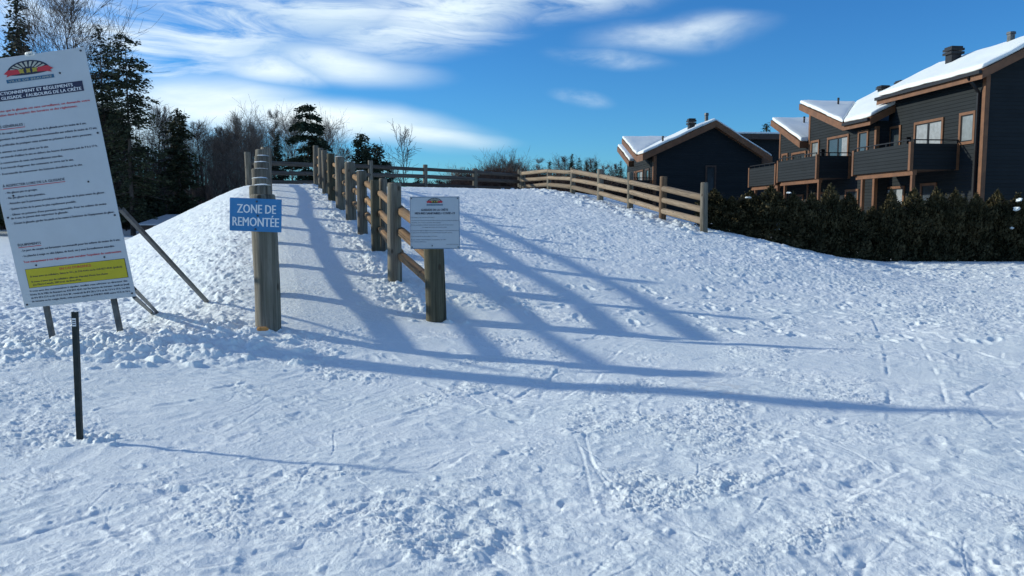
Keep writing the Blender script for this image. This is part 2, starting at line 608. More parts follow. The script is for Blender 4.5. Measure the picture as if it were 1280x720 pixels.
def build_snow():
    rs = np.random.RandomState(11)
    da = 0.062
    a_dense = np.arange(-42, 42 + 1e-6, da)
    a_rest = np.arange(45, 360 - 44.5, 3.0)
    ang = np.radians(np.concatenate([a_dense, a_rest]))
    nA = len(ang)
    nD = len(a_dense)
    r1 = [1.2]
    while r1[-1] < 62:
        r1.append(r1[-1] * (1.006 if r1[-1] < 2.8 else 1.0023 if r1[-1] < 14 else 1.0037))
    r1 = np.array(r1)
    nR1 = len(r1)
    r0 = 1.2
    r2 = r1[-1] * 1.06 ** np.arange(1, 70)
    rad = np.concatenate([r1, r2])
    X = (rad[:, None] * np.sin(ang)[None, :])
    Y = (rad[:, None] * np.cos(ang)[None, :])
    Z = G(X, Y)
    # everything finer only on the dense near block
    x = X[:nR1, :nD].astype(np.float32)
    y = Y[:nR1, :nD].astype(np.float32)
    h = np.zeros_like(x)
    dr = (x + 0.315 * y) / 1.048                        # distance to the right of the left fence
    path = sstep(0.0, 0.35, dr) * (1 - sstep(1.45, 1.8, dr)) * sstep(8.5, 10, y)
    bank = sstep(0.05, -0.5, dr) * sstep(7.0, 9.0, y) * (1 - sstep(26, 34, y))
    foot = np.exp(-((dr - 1.98) / 0.42) ** 2) * sstep(10, 12, y)
    signb = np.exp(-(((x + 4.4) / 1.7) ** 2 + ((y - 8.55) / 0.75) ** 2) ** 1.5)
    slope = sstep(10, 15, y + 0.25 * x) * sstep(2.2, 2.9, dr)
    worn = np.exp(-(((x - 2.6 + 0.25 * (y - 14)) / 3.2) ** 2 + ((y - 14.0) / 4.2) ** 2) ** 1.3)
    slope = slope * (1 - 0.72 * worn)
    fore = (1 - np.clip(path + bank + slope, 0, 1)) * (1 - 0.55 * worn)
    patch = sstep(-0.15, 0.35, fbm(x, y, 0.75, 4, 33, 0.6))
    # broad undulation
    h += 0.030 * fbm(x, y, 0.33, 2, 1) * (1 - 0.7 * path)
    h += (0.006 + 0.008 * patch * fore + 0.014 * slope + 0.02 * bank) * (1 - 0.6 * path) * fbm(x, y, 1.5, 3, 4)
    # trampled lumps
    lump = np.abs(fbm(x, y, 2.9, 3, 8)) - 0.3
    h += (0.002 + 0.013 * slope + 0.042 * bank + 0.055 * foot + 0.03 * signb + 0.004 * patch * fore) * lump
    fine = fbm(x, y, 13.0, 3, 13, 0.62)
    h += (0.0011 + 0.0020 * patch * fore + 0.005 * slope + 0.010 * bank + 0.009 * foot + 0.006 * signb) * fine
    # smooth lanes pressed by sleds, with their runner marks, and loose crust between them
    lane = np.zeros_like(x)
    for x0_, a1, b1, w_, y0_, y1_ in ((0.35, -0.10, 0.035, 0.30, 2.5, 11), (-1.3, 0.34, 0.020, 0.27, 2.5, 10), (1.6, 0.55, -0.010, 0.30, 2.5, 13), (3.2, 0.10, 0.045, 0.28, 4.0, 15),
                                      (-2.6, 0.55, 0.03, 0.26, 3.0, 8.5), (0.0, 1.25, -0.03, 0.30, 3.0, 10), (-0.9, -0.35, 0.05, 0.25, 3.2, 8), (5.6, -0.25, 0.03, 0.3, 5.0, 18)):
        t_ = y - 3.0
        d = (x - (x0_ + a1 * t_ + b1 * t_ * t_)) / np.sqrt(1 + (a1 + 2 * b1 * t_) ** 2)
        on = sstep(y0_, y0_ + 1.0, y) * (1 - sstep(y1_ - 2.0, y1_, y)) * sstep(-0.55, 0.0, pnoise(y * 0.6, x * 0.1 + x0_ * 3, 91))
        lane = np.maximum(lane, np.exp(-(d / w_) ** 4) * on)
        brk = on * sstep(-0.2, 0.3, pnoise(y * 1.7 + 9 * x0_, x * 0.3, 92))
        h -= brk * (0.0060 * np.exp(-((np.abs(d) - w_ * 0.72) / 0.016) ** 2) - 0.0045 * np.exp(-((np.abs(d) - w_ * 0.72 - 0.035) / 0.022) ** 2))
        h -= 0.008 * np.exp(-(d / w_) ** 4) * on
    rough = sstep(-0.22, 0.30, fbm(x, y, 0.75, 4, 33, 0.6))
    loose = (0.10 + 0.90 * rough) * (1 - 0.85 * lane)
    # crisp-edged flakes and plates of packed snow, stretched along the ways people slide
    for an, sx_, sy_, sd, am, th in ((R(12), 1.6, 10.0, 61, 0.0050, 0.18), (R(-28), 1.8, 12.0, 63, 0.0050, 0.20), (R(40), 5.5, 11.0, 65, 0.0040, 0.24),
                                     (R(10), 4.5, 26.0, 67, 0.0032, 0.16), (R(-32), 5.0, 26.0, 69, 0.0034, 0.16), (R(85), 9.0, 18.0, 71, 0.0034, 0.24),
                                     (R(20), 14.0, 26.0, 73, 0.0030, 0.18)):
        c, s = math.cos(an), math.sin(an)
        a_ = x * c + y * s
        b_ = -x * s + y * c
        nz = pnoise(a_ * sx_, b_ * sy_, sd) + 0.55 * pnoise(a_ * sx_ * 2.3, b_ * sy_ * 2.1, sd + 1) + 0.4 * pnoise(a_ * sx_ * 5.3, b_ * sy_ * 3.7, sd + 2)
        mk = sstep(-0.15, 0.35, fbm(x, y, 0.6, 3, sd + 20))
        h += am * sstep(th, th + 0.10, nz) * (0.25 + 0.75 * mk) * (1.05 * loose * fore + 0.8 * path + 1.25 * slope + 1.2 * bank + 1.2 * foot + 0.6 * signb)
        h -= 0.8 * am * sstep(th + 0.06, th + 0.16, -nz) * mk * (1.05 * loose * fore + 0.3 * path + 1.1 * slope + bank)
    # streaky combed texture left by sleds and skis
    for an, sd, am in ((R(14), 21, 0.0042), (R(-24), 23, 0.0042), (R(62), 25, 0.0022)):
        c, s = math.cos(an), math.sin(an)
        a_ = x * c + y * s
        b_ = -x * s + y * c
        st = pnoise(a_ * 1.1, b_ * 15, sd) + 0.6 * pnoise(a_ * 2.3, b_ * 34, sd + 1)
        mk = sstep(0.0, 0.5, fbm(x, y, 0.45, 2, sd + 40))
        h += am * st * mk * (fore + 0.6 * path + 0.3 * slope)
    h += 0.02 * signb

    hc = np.zeros_like(h)

    def stamp(cx, cy, Rr, fn, top=False):
        r = math.hypot(cx, cy)
        th = math.degrees(math.atan2(cx, cy))
        i0 = max(0, int(np.searchsorted(r1, r - Rr)) - 1)
        i1 = min(nR1, int(np.searchsorted(r1, r + Rr)) + 1)
        dd = math.degrees(Rr / max(r, 1e-3))
        j0 = max(0, int((th - dd + 42) / da))
        j1 = min(nD, int((th + dd + 42) / da) + 2)
        if i1 - i0 < 1 or j1 - j0 < 1:
            return
        sx = x[i0:i1, j0:j1] - cx
        sy = y[i0:i1, j0:j1] - cy
        if top:
            hc[i0:i1, j0:j1] = np.maximum(hc[i0:i1, j0:j1], fn(sx, sy))
        else:
            h[i0:i1, j0:j1] += fn(sx, sy)

    def foot_fn(an, L, w, dep):
        c, s = math.cos(an), math.sin(an)

        def f(sx, sy):
            a = (sx * c + sy * s) / L
            b = (-sx * s + sy * c) / w
            d2 = a * a + b * b
            return -dep * np.exp(-(d2 ** 2)) + 0.55 * dep * np.exp(-((np.sqrt(d2) - 1.35) / 0.3) ** 2) * (0.5 + 0.5 * a)
        return f

    def rnd_pt(ymin, ymax):
        r = math.exp(rs.uniform(math.log(ymin), math.log(ymax)))
        th = rs.uniform(-39, 39)
        return r * math.sin(R(th)), r * math.cos(R(th))
    # footprints
    for k in range(3600):
        cx, cy = rnd_pt(3, 30)
        d_ = (cx + 0.315 * cy) / 1.048
        onslope = (cy + 0.25 * cx > 11 and d_ > 2.3) or (d_ < -0.2 and cy > 8)
        if not onslope and rs.rand() < 0.45:
            continue
        dep = rs.uniform(0.006, 0.022) if onslope else rs.uniform(0.001, 0.006)
        if 0.2 < d_ < 2 and cy > 9:
            dep *= 0.3
        an = rs.uniform(0, math.pi)
        stamp(cx, cy, 0.32, foot_fn(an, rs.uniform(0.11, 0.17), rs.uniform(0.05, 0.075), dep))
    # trails of boots
    for k in range(34):
        cx, cy = rnd_pt(3.0, 16)
        an = rs.uniform(0, 2 * math.pi)
        dep = rs.uniform(0.004, 0.011)
        for q in range(rs.randint(5, 14)):
            s_ = 0.11 if q % 2 else -0.11
            px_ = cx + 0.62 * q * math.cos(an) - s_ * math.sin(an)
            py_ = cy + 0.62 * q * math.sin(an) + s_ * math.cos(an)
            an += rs.normal(0, 0.06)
            d_ = (px_ + 0.315 * py_) / 1.048
            if py_ < 2.6 or py_ > 20 or (d_ < 2.2 and py_ > 9):
                continue
            dd_ = dep * rs.uniform(0.4, 1.2)
            stamp(px_, py_, 0.32, foot_fn(an + rs.normal(0, 0.15), rs.uniform(0.13, 0.155), 0.055, dd_))
            hx, hy = px_ - 0.16 * math.cos(an), py_ - 0.16 * math.sin(an)
            stamp(hx, hy, 0.16, foot_fn(an, 0.05, 0.042, dd_ * 0.9))
    # crumbs
    for k in range(20000):
        cx, cy = rnd_pt(2.6, 18)
        d_ = (cx + 0.315 * cy) / 1.048
        if 0.2 < d_ < 2 and cy > 9 and rs.rand() < 0.8:
            continue
        if rs.rand() > 0.05 + 0.95 * (pnoise(cx * 0.75, cy * 0.75, 51) + 0.4 * pnoise(cx * 2.1, cy * 2.1, 52) > 0.12):
            continue
        Rr = rs.uniform(0.005, 0.014) * (1.8 if rs.rand() < 0.06 else 1)
        ht = Rr * rs.uniform(0.15, 0.40)
        el = rs.uniform(1, 2.2)
        an = rs.uniform(0, math.pi)
        c, s = math.cos(an), math.sin(an)
        stamp(cx, cy, Rr * 2.6 * el, lambda sx, sy: ht * np.exp(-((((sx * c + sy * s) / (Rr * el)) ** 2 + ((-sx * s + sy * c) / Rr) ** 2) ** 1.4)))
    # chunks thrown up in the banks beside the fences and round the sign

    def chunk(cx, cy, Rr, k=0.7):
        an = rs.uniform(0, math.pi)
        c, s = math.cos(an), math.sin(an)
        e = rs.uniform(0.6, 1.0)
        ht = Rr * k
        tilt = rs.uniform(-0.4, 0.4)

        def f(sx, sy):
            a = (sx * c + sy * s) / Rr
            b = (-sx * s + sy * c) / (Rr * e)
            d = np.maximum(np.abs(a + 0.25 * b), np.abs(b)) * 0.55 + 0.45 * np.sqrt(a * a + b * b)
            return ht * np.clip(1.15 - d ** 1.6, 0, 0.8) * (1 + tilt * a) * (1 + 0.5 * pnoise(sx / Rr * 1.7 + cx * 9, sy / Rr * 1.7 + cy * 9, 3))
        stamp(cx, cy, Rr * 1.3, f, True)
    for k in range(420):
        chunk(rs.normal(-4.2, 1.0), rs.normal(8.35, 0.38), rs.uniform(0.025, 0.115), 0.40)
    for k in range(520):
        t_ = rs.uniform(8.6, 30)
        off = -0.15 - abs(rs.normal(0, 1.5))
        chunk(-0.315 * t_ + off, t_ + 0.3 * off, rs.uniform(0.025, 0.10), 0.36)
    for k in range(420):
        t_ = rs.uniform(10.4, 31)
        off = rs.normal(2.08, 0.30)
        chunk(-0.315 * t_ + off, t_, rs.uniform(0.025, 0.085), 0.5)
    for k in range(90):
        a = rs.uniform(0, 6.28)
        chunk(-2.85 - 0.25 + 0.35 * math.cos(a), 9.0 + 0.3 * math.sin(a), rs.uniform(0.03, 0.09), 0.6)
    for k in range(25):
        a = rs.uniform(0, 6.28)
        chunk(-2.93 + rs.normal(0, 0.09), 5.34 + rs.normal(0, 0.06), rs.uniform(0.015, 0.045), 0.7)
    for k in range(350):                                          # rough strip under the right fence
        t_ = rs.uniform(0, 1)
        chunk(0.6 + 6.0 * t_ + rs.normal(-0.6, 0.5), 46.5 - 21.5 * t_ + rs.normal(-0.4, 0.5), rs.uniform(0.07, 0.22), 0.5)
    for k in range(500):                                          # and below the hedge
        chunk(rs.uniform(6, 17), rs.uniform(19, 26), rs.uniform(0.05, 0.15), 0.35)
    # scratches and sled tracks

    def line(p0, p1, w, dep, wob=0.02, rim=0.4):
        L = math.hypot(p1[0] - p0[0], p1[1] - p0[1])
        n = max(3, int(L / (w * 1.0)))
        ux, uy = (p1[0] - p0[0]) / L, (p1[1] - p0[1]) / L
        ph = rs.uniform(0, 6)
        step = L / n
        for i in range(n + 1):
            f_ = i / n
            wv = wob * math.sin(ph + f_ * 5)
            cx = p0[0] + ux * L * f_ - uy * wv
            cy = p0[1] + uy * L * f_ + ux * wv
            am = dep * min(1, 4 * f_, 4 * (1 - f_)) * 0.62

            def fn(sx, sy):
                a = (sx * ux + sy * uy) / step
                b = (-sx * uy + sy * ux) / w
                wa = np.clip(1 - np.abs(a), 0, 1)
                return wa * (-am * np.exp(-b * b) + rim * am * np.exp(-((b - 1.6) / 0.6) ** 2)) * 1.6
            stamp(cx, cy, max(step * 1.1, w * 3), fn)
    for k in range(520):
        cx, cy = rnd_pt(2.7, 13)
        d_ = (cx + 0.315 * cy) / 1.048
        if d_ < 2.2 and cy > 9:
            continue
        an = rs.choice([R(14), R(-26), R(-30), R(60), R(105)], p=[.32, .26, .2, .12, .1]) + rs.normal(0, 0.22)
        L = rs.uniform(0.15, 0.75)
        line((cx, cy), (cx + L * math.cos(an), cy + L * math.sin(an)), rs.uniform(0.005, 0.010), rs.uniform(0.0015, 0.004))
    for (u0, v0, u1, v1) in ((705, 530, 760, 650), (722, 528, 782, 648), (736, 560, 775, 632), (870, 585, 930, 612), (590, 655, 665, 712),
                             (610, 650, 700, 716), (945, 560, 1000, 590), (820, 640, 900, 680), (250, 540, 345, 495), (255, 552, 350, 505),
                             (560, 480, 640, 520), (1010, 540, 1110, 590), (1120, 640, 1200, 690)):
        def gp(u, v):
            d = ray(u, v)
            k = -CAMZ / d.z
            return (d.x * k, d.y * k)
        line(gp(u0, v0), gp(u1, v1), 0.011, 0.0032, 0.03)
    h += hc
    edge = sstep(42, 40.5, np.abs(np.degrees(np.arctan2(x, y)))) * (1 - sstep(52, 61, np.hypot(x, y))) * sstep(1.2, 1.6, np.hypot(x, y))
    Z[:nR1, :nD] += h * edge
    V = np.stack([X, Y, Z], -1).reshape(-1, 3)
    nR = len(rad)
    i = np.arange(nR - 1)[:, None]
    j = np.arange(nA)[None, :]
    j2 = (j + 1) % nA
    F = np.stack([i * nA + j, (i + 1) * nA + j, (i + 1) * nA + j2, i * nA + j2], -1).reshape(-1, 4)[:, ::-1]
    c = len(V)
    V = np.concatenate([V, [[0, 0, 0]]])
    jj = np.arange(nA)
    T = np.stack([jj, (jj + 1) % nA, np.full(nA, c)], -1)[:, ::-1]
    me = mesh_np('snow_ground', V, [F, T], smooth=True)
    o = link('snow_ground', me, M['snow'])
    tag(o, kind='structure')
    o['label'] = 'trampled snow of the field and the sledding hill'
    return o


SNOW = build_snow()


# ------------------------------------------------------------------ timber fences
def log_mesh(name, L, r0, r1, seed, n=14, rings=9, sq=0.0, wob=0.05):
    """round timber along +z from z=0 to L with softly cut ends"""
    rs = np.random.RandomState(seed)
    zs = np.concatenate([[0, 0.012 * min(1, L)], np.linspace(0.06, 0.94, rings) * L, [L - 0.022, L]])
    th = np.arange(n) * 2 * math.pi / n
    ph = rs.uniform(0, 6.28, 4)
    V = []
    for k, z in enumerate(zs):
        f = z / L
        r = (r0 + (r1 - r0) * f) * (1 + wob * (0.6 * np.sin(2 * th + ph[0]) + 0.4 * np.sin(3 * th + ph[1] + f * 1.5) + rs.normal(0, 0.18, n)))
        if sq:
            c = np.maximum(np.abs(np.cos(th)), np.abs(np.sin(th)))
            r = r * ((1 - sq) + sq / c * 0.92)
        if k in (0, len(zs) - 1):
            r = r * 0.90
        bx = r0 * 0.10 * math.sin(f * 2.6 + ph[2])
        by = r0 * 0.10 * math.sin(f * 2.1 + ph[3])
        V.append(np.stack([r * np.cos(th) + bx, r * np.sin(th) + by, np.full(n, z)], -1))
    V = np.concatenate(V)
    m = len(zs)
    i = np.arange(m - 1)[:, None]
    j = np.arange(n)[None, :]
    j2 = (j + 1) % n
    F = np.stack([i * n + j, i * n + j2, (i + 1) * n + j2, (i + 1) * n + j], -1).reshape(-1, 4)
    caps = np.array([list(range(n - 1, -1, -1)), [(m - 1) * n + k for k in range(n)]])
    me = mesh_np(name, V, [F, caps], smooth=True)
    sm = np.ones(len(me.polygons), bool)
    sm[-2:] = False
    me.polygons.foreach_set('use_smooth', sm)
    return me


def snow_cap(parent, r, L, seed, hgt=0.05):
    rs = np.random.RandomState(seed)
    n, rings = 12, 4
    V = []
    th = np.arange(n) * 2 * math.pi / n
    for k in range(rings):
        f = k / rings
        rr = r * 0.84 * math.sqrt(1 - f * f) * (1 + rs.normal(0, 0.10, n))
        V.append(np.stack([rr * np.cos(th), rr * np.sin(th), L - 0.004 + hgt * f + rs.normal(0, 0.004, n)], -1))
    V.append(np.array([[0, 0, L + hgt]]))
    V = np.concatenate(V)
    F = [(k * n + j, k * n + (j + 1) % n, (k + 1) * n + (j + 1) % n, (k + 1) * n + j) for k in range(rings - 1) for j in range(n)]
    T = [((rings - 1) * n + j, (rings - 1) * n + (j + 1) % n, rings * n) for j in range(n)]
    return link('snow_cap', mesh_np('snow_cap', V, [np.array(F), np.array(T)], True), M['snowcap'], parent)


SEED = [100]


def fence(name, label, posts, heights, rail_r, rail_mat, skip=(), extra_posts=(), caps=(), ends=0.0, group='timber rail fences on the sledding hill', sq=0.0, cat='fence', side_off=0.0):
    """posts: list of (x, y, top_z, radius, material); rails join each post to the next at the given heights above the snow"""
    x0, y0 = posts[0][0], posts[0][1]
    base = Vector((x0, y0, g(x0, y0)))
    root = thing(name, label, cat, base, group=group)
    for k, (x, y, tz, r, mt) in enumerate(list(posts) + list(extra_posts)):
        SEED[0] += 1
        zb = g(x, y) - 0.35
        L = tz - zb
        rr = random.Random(SEED[0])
        p = link('post', log_mesh('post', L, r * 1.04, r * 0.97, SEED[0]), mt, root, Vector((x, y, zb)) - base,
                 (rr.uniform(-0.012, 0.012), rr.uniform(-0.012, 0.012), rr.uniform(0, 6.28)))
        if k in caps:
            snow_cap(p, r, L, SEED[0], rr.uniform(0.012, 0.035))
    for k in range(len(posts) - 1):
        if k in skip:
            continue
        a, b = posts[k], posts[k + 1]
        for h in heights:
            SEED[0] += 1
            rr = random.Random(SEED[0])
            off = Vector((b[1] - a[1], a[0] - b[0], 0)).normalized() * side_off
            p0 = off * (0.2 if k == 0 else 1.0) + Vector((a[0], a[1], g(a[0], a[1]) + h + rr.uniform(-0.025, 0.025)))
            p1 = off + Vector((b[0], b[1], g(b[0], b[1]) + h + rr.uniform(-0.025, 0.025)))
            d = p1 - p0
            L = d.length
            me = log_mesh('rail', L, rail_r * rr.uniform(0.92, 1.08), rail_r * rr.uniform(0.88, 1.05), SEED[0], n=10, rings=5, sq=sq, wob=0.07)
            q = d.to_track_quat('Z', 'Y')
            q = q @ Vector((0, 0, 1)).rotation_difference(Vector((0, 0, 1)))
            link('rail', me, rail_mat, root, p0 - base, q.to_euler())
    return root


def post_at(u, Y, v_top, wpx, mt, fat=0.93):
    p = at(u, v_top, Y)
    return (p.x, Y, p.z, fat * wpx * Y / FPX / 2, mt)


PT, PD, PB = M['post'], M['post_dark'], M['post_brown']
# left fence, seen end on
left = [post_at(329.5, 9.0, 243, 34, PT)]
for k, (v, w) in enumerate(((232, 27), (223, 23), (211, 20.5), (203, 19), (195, 17.5), (187, 16), (184, 13))):
    Y = 11.4 + 2.4 * k
    left.append(post_at((327.5, 327, 327, 327, 327, 327, 331.5)[k], Y, v, w, PT, 1.0))
left += [post_at(331.5, 28.2, 187, 10, PT), post_at(332, 30.6, 187, 9, PT), post_at(332, 33.0, 188, 9, PT)]
fence('timber_fence', 'weathered log fence left of the climbing path, seen end on, behind the blue sign', left, (0.42, 0.79, 1.16), 0.066, M['rail'], sq=0.5, caps=(1, 2, 3, 4, 5))
# right fence of the path
rp = [(543, 10.6, 305, 28, PD), (492, 12.9, 228.6, 19.5, PT), (468.5, 15.8, 225, 11.5, PD), (452, 18.4, 213.5, 13.5, PT), (437, 20.9, 202.6, 14, PT),
      (424.7, 23.3, 196, 12.5, PT), (413, 25.7, 192, 10.5, PD), (406, 28.1, 188, 8.5, PT), (400, 30.5, 185, 7.5, PT), (394.5, 33.0, 182, 7.5, PT)]
right = [post_at(u, Y, v, w, m) for (u, Y, v, w, m) in rp]
tw = post_at(477.5, 15.95, 223, 11, PT)
fence('timber_fence', 'log fence right of the climbing path with orange-brown rails, ending at the small white notice', right, (0.44, 0.80, 1.16), 0.070, M['rail'], side_off=0.10, sq=0.6,
      caps=(3, 4, 5), extra_posts=(tw,))
# fence along the top
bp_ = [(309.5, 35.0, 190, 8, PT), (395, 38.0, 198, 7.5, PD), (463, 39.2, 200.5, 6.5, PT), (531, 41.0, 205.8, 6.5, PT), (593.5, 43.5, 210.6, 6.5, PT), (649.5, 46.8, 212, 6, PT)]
fence('timber_fence', 'dark backlit rail fence along the top of the hill, closing the path', [post_at(*p) for p in bp_], (0.18, 0.60, 1.0), 0.10, M['rail_shaded'], sq=0.7)
# right fence going down towards the hedge
sp_ = [(653.5, 46.5, 213.5, 7.5, PT), (686.5, 43.0, 211.5, 5.5, PT), (716, 39.5, 209.7, 7, PT), (750, 36.0, 211.5, 9, PT), (788.6, 32.3, 215.5, 8.5, PT),
       (829, 28.5, 220.5, 10, PB), (881, 25.0, 228, 10.5, PT)]
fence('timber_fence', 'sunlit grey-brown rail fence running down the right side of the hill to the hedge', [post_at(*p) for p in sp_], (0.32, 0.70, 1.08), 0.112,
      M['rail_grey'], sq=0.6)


# ------------------------------------------------------------------ signs
def text_geo(s, res=2):
    cu = bpy.data.curves.new('tmp_text', 'FONT')
    cu.body = s
    cu.resolution_u = res
    cu.size = 1.0
    o = bpy.data.objects.new('tmp_text', cu)
    COL.objects.link(o)
    dg = bpy.context.evaluated_depsgraph_get()
    dg.update()
    me = bpy.data.meshes.new_from_object(o.evaluated_get(dg))
    V = np.empty(len(me.vertices) * 3, np.float32)
    me.vertices.foreach_get('co', V)
    V = V.reshape(-1, 3)
    F = [tuple(p.vertices) for p in me.polygons]
    bpy.data.objects.remove(o)
    bpy.data.meshes.remove(me)
    bpy.data.curves.remove(cu)
    return V, F


class Plate:
    """flat layers on a sign face: local x to the right, y up, z outwards"""
    def __init__(s, w, h):
        s.w, s.h = w, h
        s.layers = {}

    def mb(s, name, mat):
        return s.layers.setdefault(name, (MB(), mat))[0]

    def ab(s, a, b):
        return (-s.w / 2 + a * s.w, s.h / 2 - b * s.h)

    def poly(s, name, mat, pts, z):
        s.mb(name, mat).add([s.ab(*p) + (z,) for p in pts], [tuple(range(len(pts)))[::-1]])

    def rect(s, name, mat, a0, b0, a1, b1, z):
        s.poly(name, mat, [(a0, b0), (a1, b0), (a1, b1), (a0, b1)], z)

    def text(s, name, mat, txt, b, cap, z, a0=None, a1=None, ac=None, bold=0.0):
        """baseline at b, cap height as a fraction of h; stretched to a0..a1, or natural width round ac / from a0"""
        V, F = text_geo(txt)
        if not len(V):
            return
        V = V.copy()
        x0, x1 = V[:, 0].min(), V[:, 0].max()
        ch = 0.70
        sy = cap * s.h / ch
        if a0 is not None and a1 is not None:
            sx = (a1 - a0) * s.w / (x1 - x0)
            ox = -s.w / 2 + a0 * s.w
        else:
            sx = sy * 0.95
            if ac is not None:
                ox = -s.w / 2 + ac * s.w - sx * (x1 - x0) / 2
            else:
                ox = -s.w / 2 + a0 * s.w
        oy = s.h / 2 - b * s.h
        m = s.mb(name, mat)
        for k in ((0, 0), (bold, 0)) if bold else ((0, 0),):
            m.add([((v[0] - x0) * sx + ox + k[0], v[1] * sy + oy, z + k[0] * 0.05) for v in V], F)

    def build(s, parent):
        for name, (mb, mat) in s.layers.items():
            me = bpy.data.meshes.new(name)
            me.from_pydata(mb.v, [], mb.f)
            link(name.split('/')[0], me, mat, parent)


def crest(P, ca, b0, wa, hb):
    """town emblem: striped dome between two red ribbon ends, over a dark bar with its name"""
    def pt(x, y):
        return (ca + x * wa, b0 + y * hb)
    n = 22
    dome = [pt(0.5 - 0.44 * math.cos(math.pi * k / n), 0.66 - 0.62 * math.sin(math.pi * k / n)) for k in range(n + 1)]
    low = [pt(0.5 + 0.44 * math.cos(math.pi * k / n), 0.66 + 0.14 * math.sin(math.pi * k / n)) for k in range(1, n)]
    P.poly('emblem', M['ink'], dome + low, 0.0030)
    for k in range(9):
        a0 = math.pi * (0.12 + 0.76 * k / 9)
        a1 = a0 + math.pi * 0.048
        P.poly('emblem_rays', M['cream'], [pt(0.5 - r * 0.41 * math.cos(a), 0.66 - r * 0.57 * math.sin(a)) for r, a in ((0.5, a0), (0.97, a0), (0.97, a1), (0.5, a1))], 0.0045)
    for cx, sx in ((0.36, 1), (0.50, 0.8), (0.63, 1)):
        P.poly('emblem_leaves', M['ochre'], [pt(cx + 0.075 * sx * math.cos(t * math.pi / 4) * (1 if t % 2 else 0.55), 0.58 + 0.17 * math.sin(t * math.pi / 4) * (1 if t % 2 else 0.55))
                                              for t in range(8)][::-1], 0.0055)
    P.poly('ribbon', M['red'], [pt(0.0, 0.62), pt(0.10, 0.44), pt(0.30, 0.47), pt(0.33, 0.70), pt(0.14, 0.73), pt(0.04, 0.80), pt(0.07, 0.68)], 0.0065)
    P.poly('ribbon', M['red'], [pt(0.67, 0.70), pt(0.70, 0.47), pt(0.90, 0.44), pt(1.0, 0.62), pt(0.93, 0.68), pt(0.96, 0.80), pt(0.86, 0.73)], 0.0065)
    P.rect('emblem_bar', M['teal'], ca + 0.02 * wa, b0 + 0.93 * hb, ca + 0.98 * wa, b0 + 1.12 * hb, 0.0030)
    P.text('emblem_lettering', M['cream'], 'VILLE DE BEAUPRÉ', b0 + 1.085 * hb, 0.11 * hb, 0.0045, a0=ca + 0.06 * wa, a1=ca + 0.94 * wa)


def bolts(P, root, spots, r):
    for a, b in spots:
        x, y = P.ab(a, b)
        mb = MB()
        mb.tube((x, y, 0.0), (x, y, 0.010), r, r * 0.8, 8)
        mb.tube((x, y, 0.010), (x, y, 0.016), r * 0.55, r * 0.45, 6)
        mb.build('bolt', M['bolt'], root)


def board(root, w, h, th, mat):
    mb = MB()
    mb.box(-w / 2, w / 2, -h / 2, h / 2, -th, 0)
    return mb.build('panel', mat, root, bevel=0.003, seg=1)


def frame_matrix(c, yaw, tilt, roll):
    cy, sy = math.cos(yaw), math.sin(yaw)
    Xv = Vector((cy, sy, 0))
    N = Vector((sy, -cy, 0))
    Zv = Vector((0, 0, 1))
    Yv = Zv * math.cos(tilt) - N * math.sin(tilt)
    N2 = Xv.cross(Yv)
    a = Xv * math.cos(roll) + Yv * math.sin(roll)
    b = -Xv * math.sin(roll) + Yv * math.cos(roll)
    m = Matrix((a, b, N2)).transposed().to_4x4()
    m.translation = c
    return m


